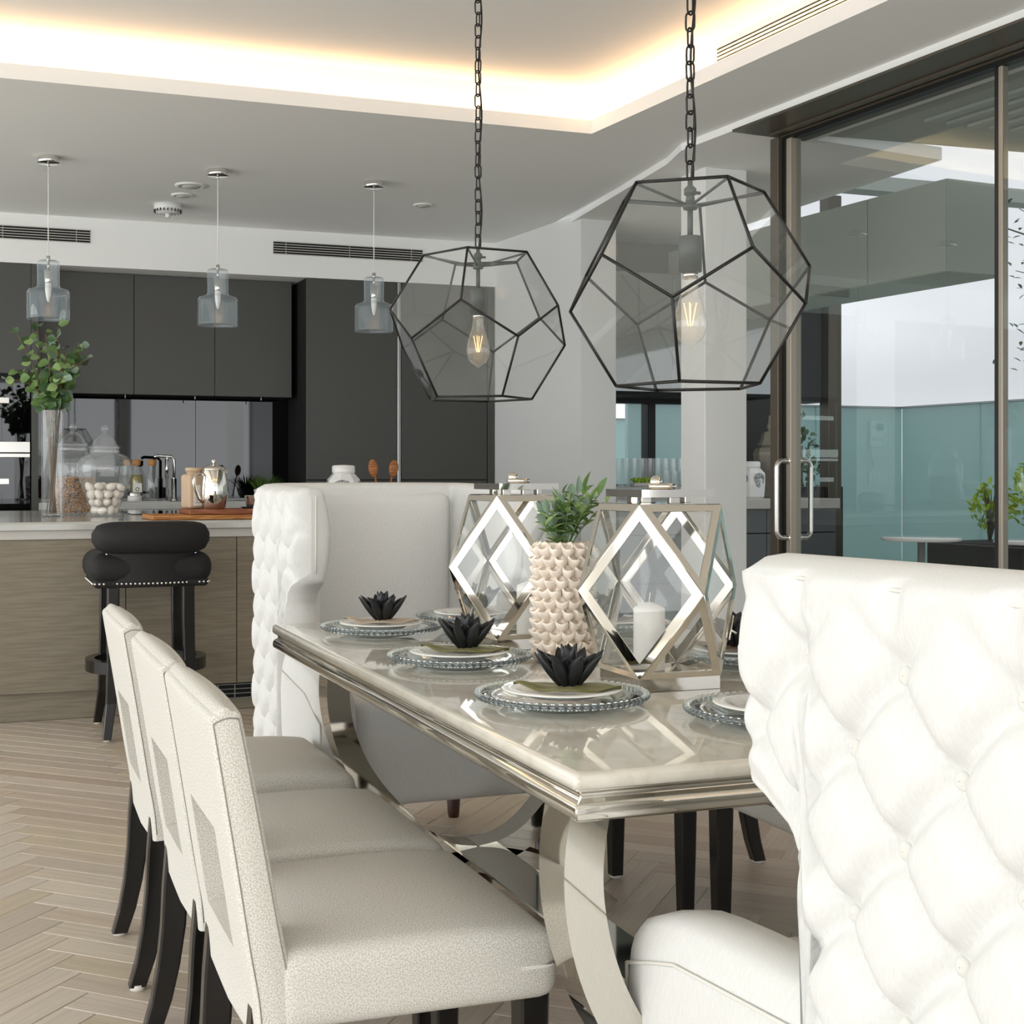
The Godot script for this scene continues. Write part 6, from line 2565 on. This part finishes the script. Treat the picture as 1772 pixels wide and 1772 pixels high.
# ---------------------------------------------------------------- things on the back counter
func bottle(p: Vector3, label: String, oil: bool) -> void:
	var t := thing("glass_bottle", label, "bottle", p, 0.0, "cork stoppered bottles on the back counter")
	var s := st_new()
	lathe(s, [Vector2(0.0005, 0.001), Vector2(0.043, 0.001), Vector2(0.046, 0.006), Vector2(0.046, 0.15), Vector2(0.04, 0.18), Vector2(0.024, 0.225), Vector2(0.022, 0.262)], 26)
	obj("body", s, M.vessel, t)
	s = st_new()
	lathe(s, [Vector2(0.0005, 0.245), Vector2(0.0255, 0.252), Vector2(0.029, 0.262), Vector2(0.030, 0.292), Vector2(0.0005, 0.295)], 20)
	obj("cork", s, M.cork, t)
	if oil:
		s = st_new()
		lathe(s, [Vector2(0.0005, 0.004), Vector2(0.043, 0.004), Vector2(0.043, 0.16), Vector2(0.035, 0.185), Vector2(0.0005, 0.185)], 22)
		obj("oil", s, M.oil, t)
		s = st_new()
		box(s, Vector3(0, 0.085, 0.0462), Vector3(0.062, 0.085, 0.002))
		obj("label", s, M.paper, t)
		s = st_new()
		torus(s, Vector3(0, 0.085, 0.0476), 0.012, 0.0022, 16, 6, Basis(Vector3.RIGHT, PI / 2))
		obj("label_print", s, M.ink, t)

func build_counter_things() -> void:
	var Y := 0.9472
	var s: SurfaceTool
	bottle(Vector3(1.10, Y, -9.72), "cork stoppered bottle of oil with a white label on the back counter", true)
	bottle(Vector3(1.205, Y, -9.70), "empty clear cork stoppered bottle on the back counter", false)
	bottle(Vector3(1.05, Y, -9.83), "clear cork stoppered bottle standing farther back by the splashback", false)
	var t := thing("spice_tin", "low white tin with a silver lid in front of the oil bottle", "tin", Vector3(1.075, Y, -9.60))
	s = st_new()
	lathe(s, [Vector2(0.0005, 0.001), Vector2(0.05, 0.001), Vector2(0.05, 0.045), Vector2(0.0005, 0.045)], 28)
	obj("body", s, M.paper, t)
	s = st_new()
	lathe(s, [Vector2(0.051, 0.042), Vector2(0.052, 0.062), Vector2(0.048, 0.066), Vector2(0.0005, 0.066)], 28)
	obj("lid", s, M.steel, t)
	t = thing("tap", "square necked chrome kitchen tap on the back counter", "tap", Vector3(1.36, Y, -9.72))
	s = st_new()
	tube(s, [Vector3(0, 0, 0), Vector3(0, 0.29, 0), Vector3(-0.02, 0.315, 0), Vector3(-0.12, 0.32, 0.02), Vector3(-0.14, 0.31, 0.02)], 0.011, 10)
	obj("spout", s, M.chrome, t)
	s = st_new()
	lathe(s, [Vector2(0.0005, 0.0), Vector2(0.026, 0.0), Vector2(0.026, 0.012), Vector2(0.018, 0.015), Vector2(0.018, 0.16), Vector2(0.0005, 0.16)], 18)
	obj("body", s, M.chrome, t)
	t = thing("rinse_spray", "slim chrome rinse spray standing left of the tap", "tap", Vector3(1.31, Y, -9.72))
	s = st_new()
	tube(s, [Vector3(0, 0, 0), Vector3(0, 0.30, 0), Vector3(0.02, 0.318, 0)], 0.009, 8)
	obj("pipe", s, M.chrome, t)
	s = st_new()
	tube(s, [Vector3(0, 0.16, 0), Vector3(0, 0.30, 0)], 0.013, 10)
	obj("head", s, M.chrome, t)
	s = st_new()
	span(s, Vector3(0.97, Y + 0.0005, -9.9), Vector3(1.30, Y + 0.006, -9.53), 0.002)
	tag(obj("draining_tray", s, M.steel), "thin steel draining tray under the bottles", "tray")
	# bowl of grass
	t = thing("grass_pot", "round white pot of dark green grass beside the tall cupboard", "potted plant", Vector3(2.02, Y, -9.75))
	s = st_new()
	lathe(s, [Vector2(0.0005, 0.001), Vector2(0.045, 0.001), Vector2(0.07, 0.03), Vector2(0.085, 0.08), Vector2(0.081, 0.081), Vector2(0.0005, 0.07)], 30)
	obj("pot", s, M.porcelain, t)
	var gl := leaf_mesh(0.13, 0.008, 0.4, 0.3, 0.5, 6, 2)
	s = st_new()
	for k in 150:
		var a := rng.randf() * TAU
		var r := 0.075 * sqrt(rng.randf())
		var up := Vector3(cos(a) * r * 11.0, 1.2, sin(a) * r * 11.0) + Vector3(rng.randf_range(-0.3, 0.3), 0, rng.randf_range(-0.3, 0.3))
		s.append_from(gl, 0, Transform3D(look_basis(up, -Vector3(cos(a), 0, sin(a))) * Basis.from_scale(Vector3.ONE * rng.randf_range(0.7, 1.1)), Vector3(cos(a) * r, 0.072, sin(a) * r)))
	put_mesh("grass", s.commit(), M.grass_green, t).set_meta("kind", "stuff")
	# black metal handle of a pan leaning on the tall cupboard
	t = thing("wire_hoop", "thin black hoop beside the grass pot", "hoop", Vector3(2.13, Y + 0.062, -9.8))
	s = st_new()
	torus(s, Vector3.ZERO, 0.06, 0.003, 28, 6, Basis(Vector3.RIGHT, PI / 2))
	obj("ring", s, M.black_metal, t)

# ---------------------------------------------------------------- things on the bar
func build_bar_things() -> void:
	var Y := 1.0505
	var s: SurfaceTool
	var first: Node3D = null
	var i := 0
	for row in 2:
		for k in 9:
			var p := Vector3(4.29 + 0.062 * k + 0.03 * row, Y, -8.56 - 0.075 * row)
			var lab: String = "tall clear highball glass in the " + ["front", "rear"][row] + " row on the shelf below the bar window"
			if first == null:
				first = thing("highball_glass", lab, "glass", p, 0.0, "tall glasses below the bar window, front row")
				s = st_new()
				lathe(s, [Vector2(0.0005, 0.001), Vector2(0.024, 0.001), Vector2(0.0255, 0.01), Vector2(0.0285, 0.2)], 22)
				obj("wall", s, M.vessel, first)
				s = st_new()
				lathe(s, [Vector2(0.0005, 0.002), Vector2(0.022, 0.002), Vector2(0.0225, 0.016), Vector2(0.0005, 0.018)], 18)
				obj("base", s, M.crystal, first)
			else:
				var d := dup(first, p, 0.0, lab)
				d.set_meta("group", "tall glasses below the bar window, " + ["front", "rear"][row] + " row")
			i += 1
	first = null
	for k in 4:
		var p := Vector3(4.62 + 0.066 * k, Y, -8.475)
		var lab: String = ["leftmost short clear tumbler in front of the tall glasses", "second short clear tumbler from the left on the bar shelf", "third short clear tumbler from the left on the bar shelf", "short clear tumbler nearest the black box on the bar shelf"][k]
		if first == null:
			first = thing("tumbler", lab, "glass", p, 0.0, "short tumblers on the bar shelf")
			s = st_new()
			lathe(s, [Vector2(0.0005, 0.001), Vector2(0.026, 0.001), Vector2(0.0275, 0.008), Vector2(0.03, 0.11)], 22)
			obj("wall", s, M.vessel, first)
			s = st_new()
			lathe(s, [Vector2(0.0005, 0.002), Vector2(0.024, 0.002), Vector2(0.0245, 0.014), Vector2(0.0005, 0.016)], 18)
			obj("base", s, M.crystal, first)
		else:
			dup(first, p, 0.0, lab)
	var t := thing("herb_trough", "pale trough of bright green herbs on the bar shelf", "potted plant", Vector3(4.43, Y, -8.48))
	s = st_new()
	rbox(s, Vector3(0, 0.014, 0), Vector3(0.08, 0.0135, 0.035), 0.006, 3)
	obj("trough", s, M.stone_grey, t)
	var lm := leaf_mesh(0.026, 0.014, 0.4, 0.3, 0.8, 4, 2)
	s = st_new()
	for k in 160:
		var up := Vector3(rng.randf_range(-0.8, 0.8), 1, rng.randf_range(-0.8, 0.8))
		s.append_from(lm, 0, Transform3D(look_basis(up, Vector3(rng.randf_range(-1, 1), 0.4, rng.randf_range(-1, 1))), Vector3(rng.randf_range(-0.075, 0.075), 0.024 + 0.02 * rng.randf(), rng.randf_range(-0.03, 0.03))))
	put_mesh("herbs", s.commit(), M.leaf_lime, t).set_meta("kind", "stuff")
	for e in [[4.90, 0.0, 0.09, 0.12, "black upright box at the right end of the bar shelf"], [4.985, 0.12, 0.07, 0.155, "taller black tilted box at the right end of the bar shelf"]]:
		s = st_new()
		box(s, Vector3(0, e[3] * 0.5, 0), Vector3(e[2], e[3], 0.09), 0.003, Transform3D(Basis(Vector3.BACK, -e[1]), Vector3(e[0], Y + 0.005 * signf(e[1]), -8.52)))
		tag(obj("black_box", s, M.graphite_dark), e[4], "box")
	# portrait jar and tall urn on the counter
	ginger_jar(Vector3(5.305, 0.9655, -8.47), 0.98, "white lidded jar with black engraved heads on the bar counter, before the urn", 0.9)
	t = thing("urn", "tall grey glazed lidded urn with pointed finial on the bar counter", "urn", Vector3(5.53, 0.9655, -8.58), 0.3)
	s = st_new()
	lathe(s, [Vector2(0.0005, 0.001), Vector2(0.072, 0.001), Vector2(0.075, 0.01), Vector2(0.071, 0.03), Vector2(0.083, 0.14), Vector2(0.1, 0.24), Vector2(0.1135, 0.31), Vector2(0.115, 0.335), Vector2(0.104, 0.36), Vector2(0.075, 0.375), Vector2(0.068, 0.38), Vector2(0.0005, 0.38)], 8, Vector3.ZERO, Transform3D(), false)
	obj("body", s, M.urn, t)
	s = st_new()
	lathe(s, [Vector2(0.071, 0.378), Vector2(0.084, 0.383), Vector2(0.086, 0.392), Vector2(0.078, 0.402), Vector2(0.066, 0.425), Vector2(0.056, 0.465), Vector2(0.045, 0.482), Vector2(0.016, 0.49), Vector2(0.0005, 0.492)], 8, Vector3.ZERO, Transform3D(), false)
	obj("lid", s, M.urn, t)
	s = st_new()
	lathe(s, [Vector2(0.012, 0.488), Vector2(0.02, 0.51), Vector2(0.0215, 0.528), Vector2(0.012, 0.555), Vector2(0.008, 0.58), Vector2(0.009, 0.597), Vector2(0.0005, 0.605)], 16)
	obj("finial", s, M.urn, t)
	for a in 8:
		var an := TAU * a / 8
		s = st_new()
		var pts := []
		for q in [[0.073, 0.035], [0.085, 0.14], [0.1015, 0.24], [0.1145, 0.31], [0.115, 0.335]]:
			pts.append(Vector3(cos(an) * q[0], q[1], sin(an) * q[0]))
		tube(s, pts, 0.0024, 6)
		obj("rib", s, M.urn, t)
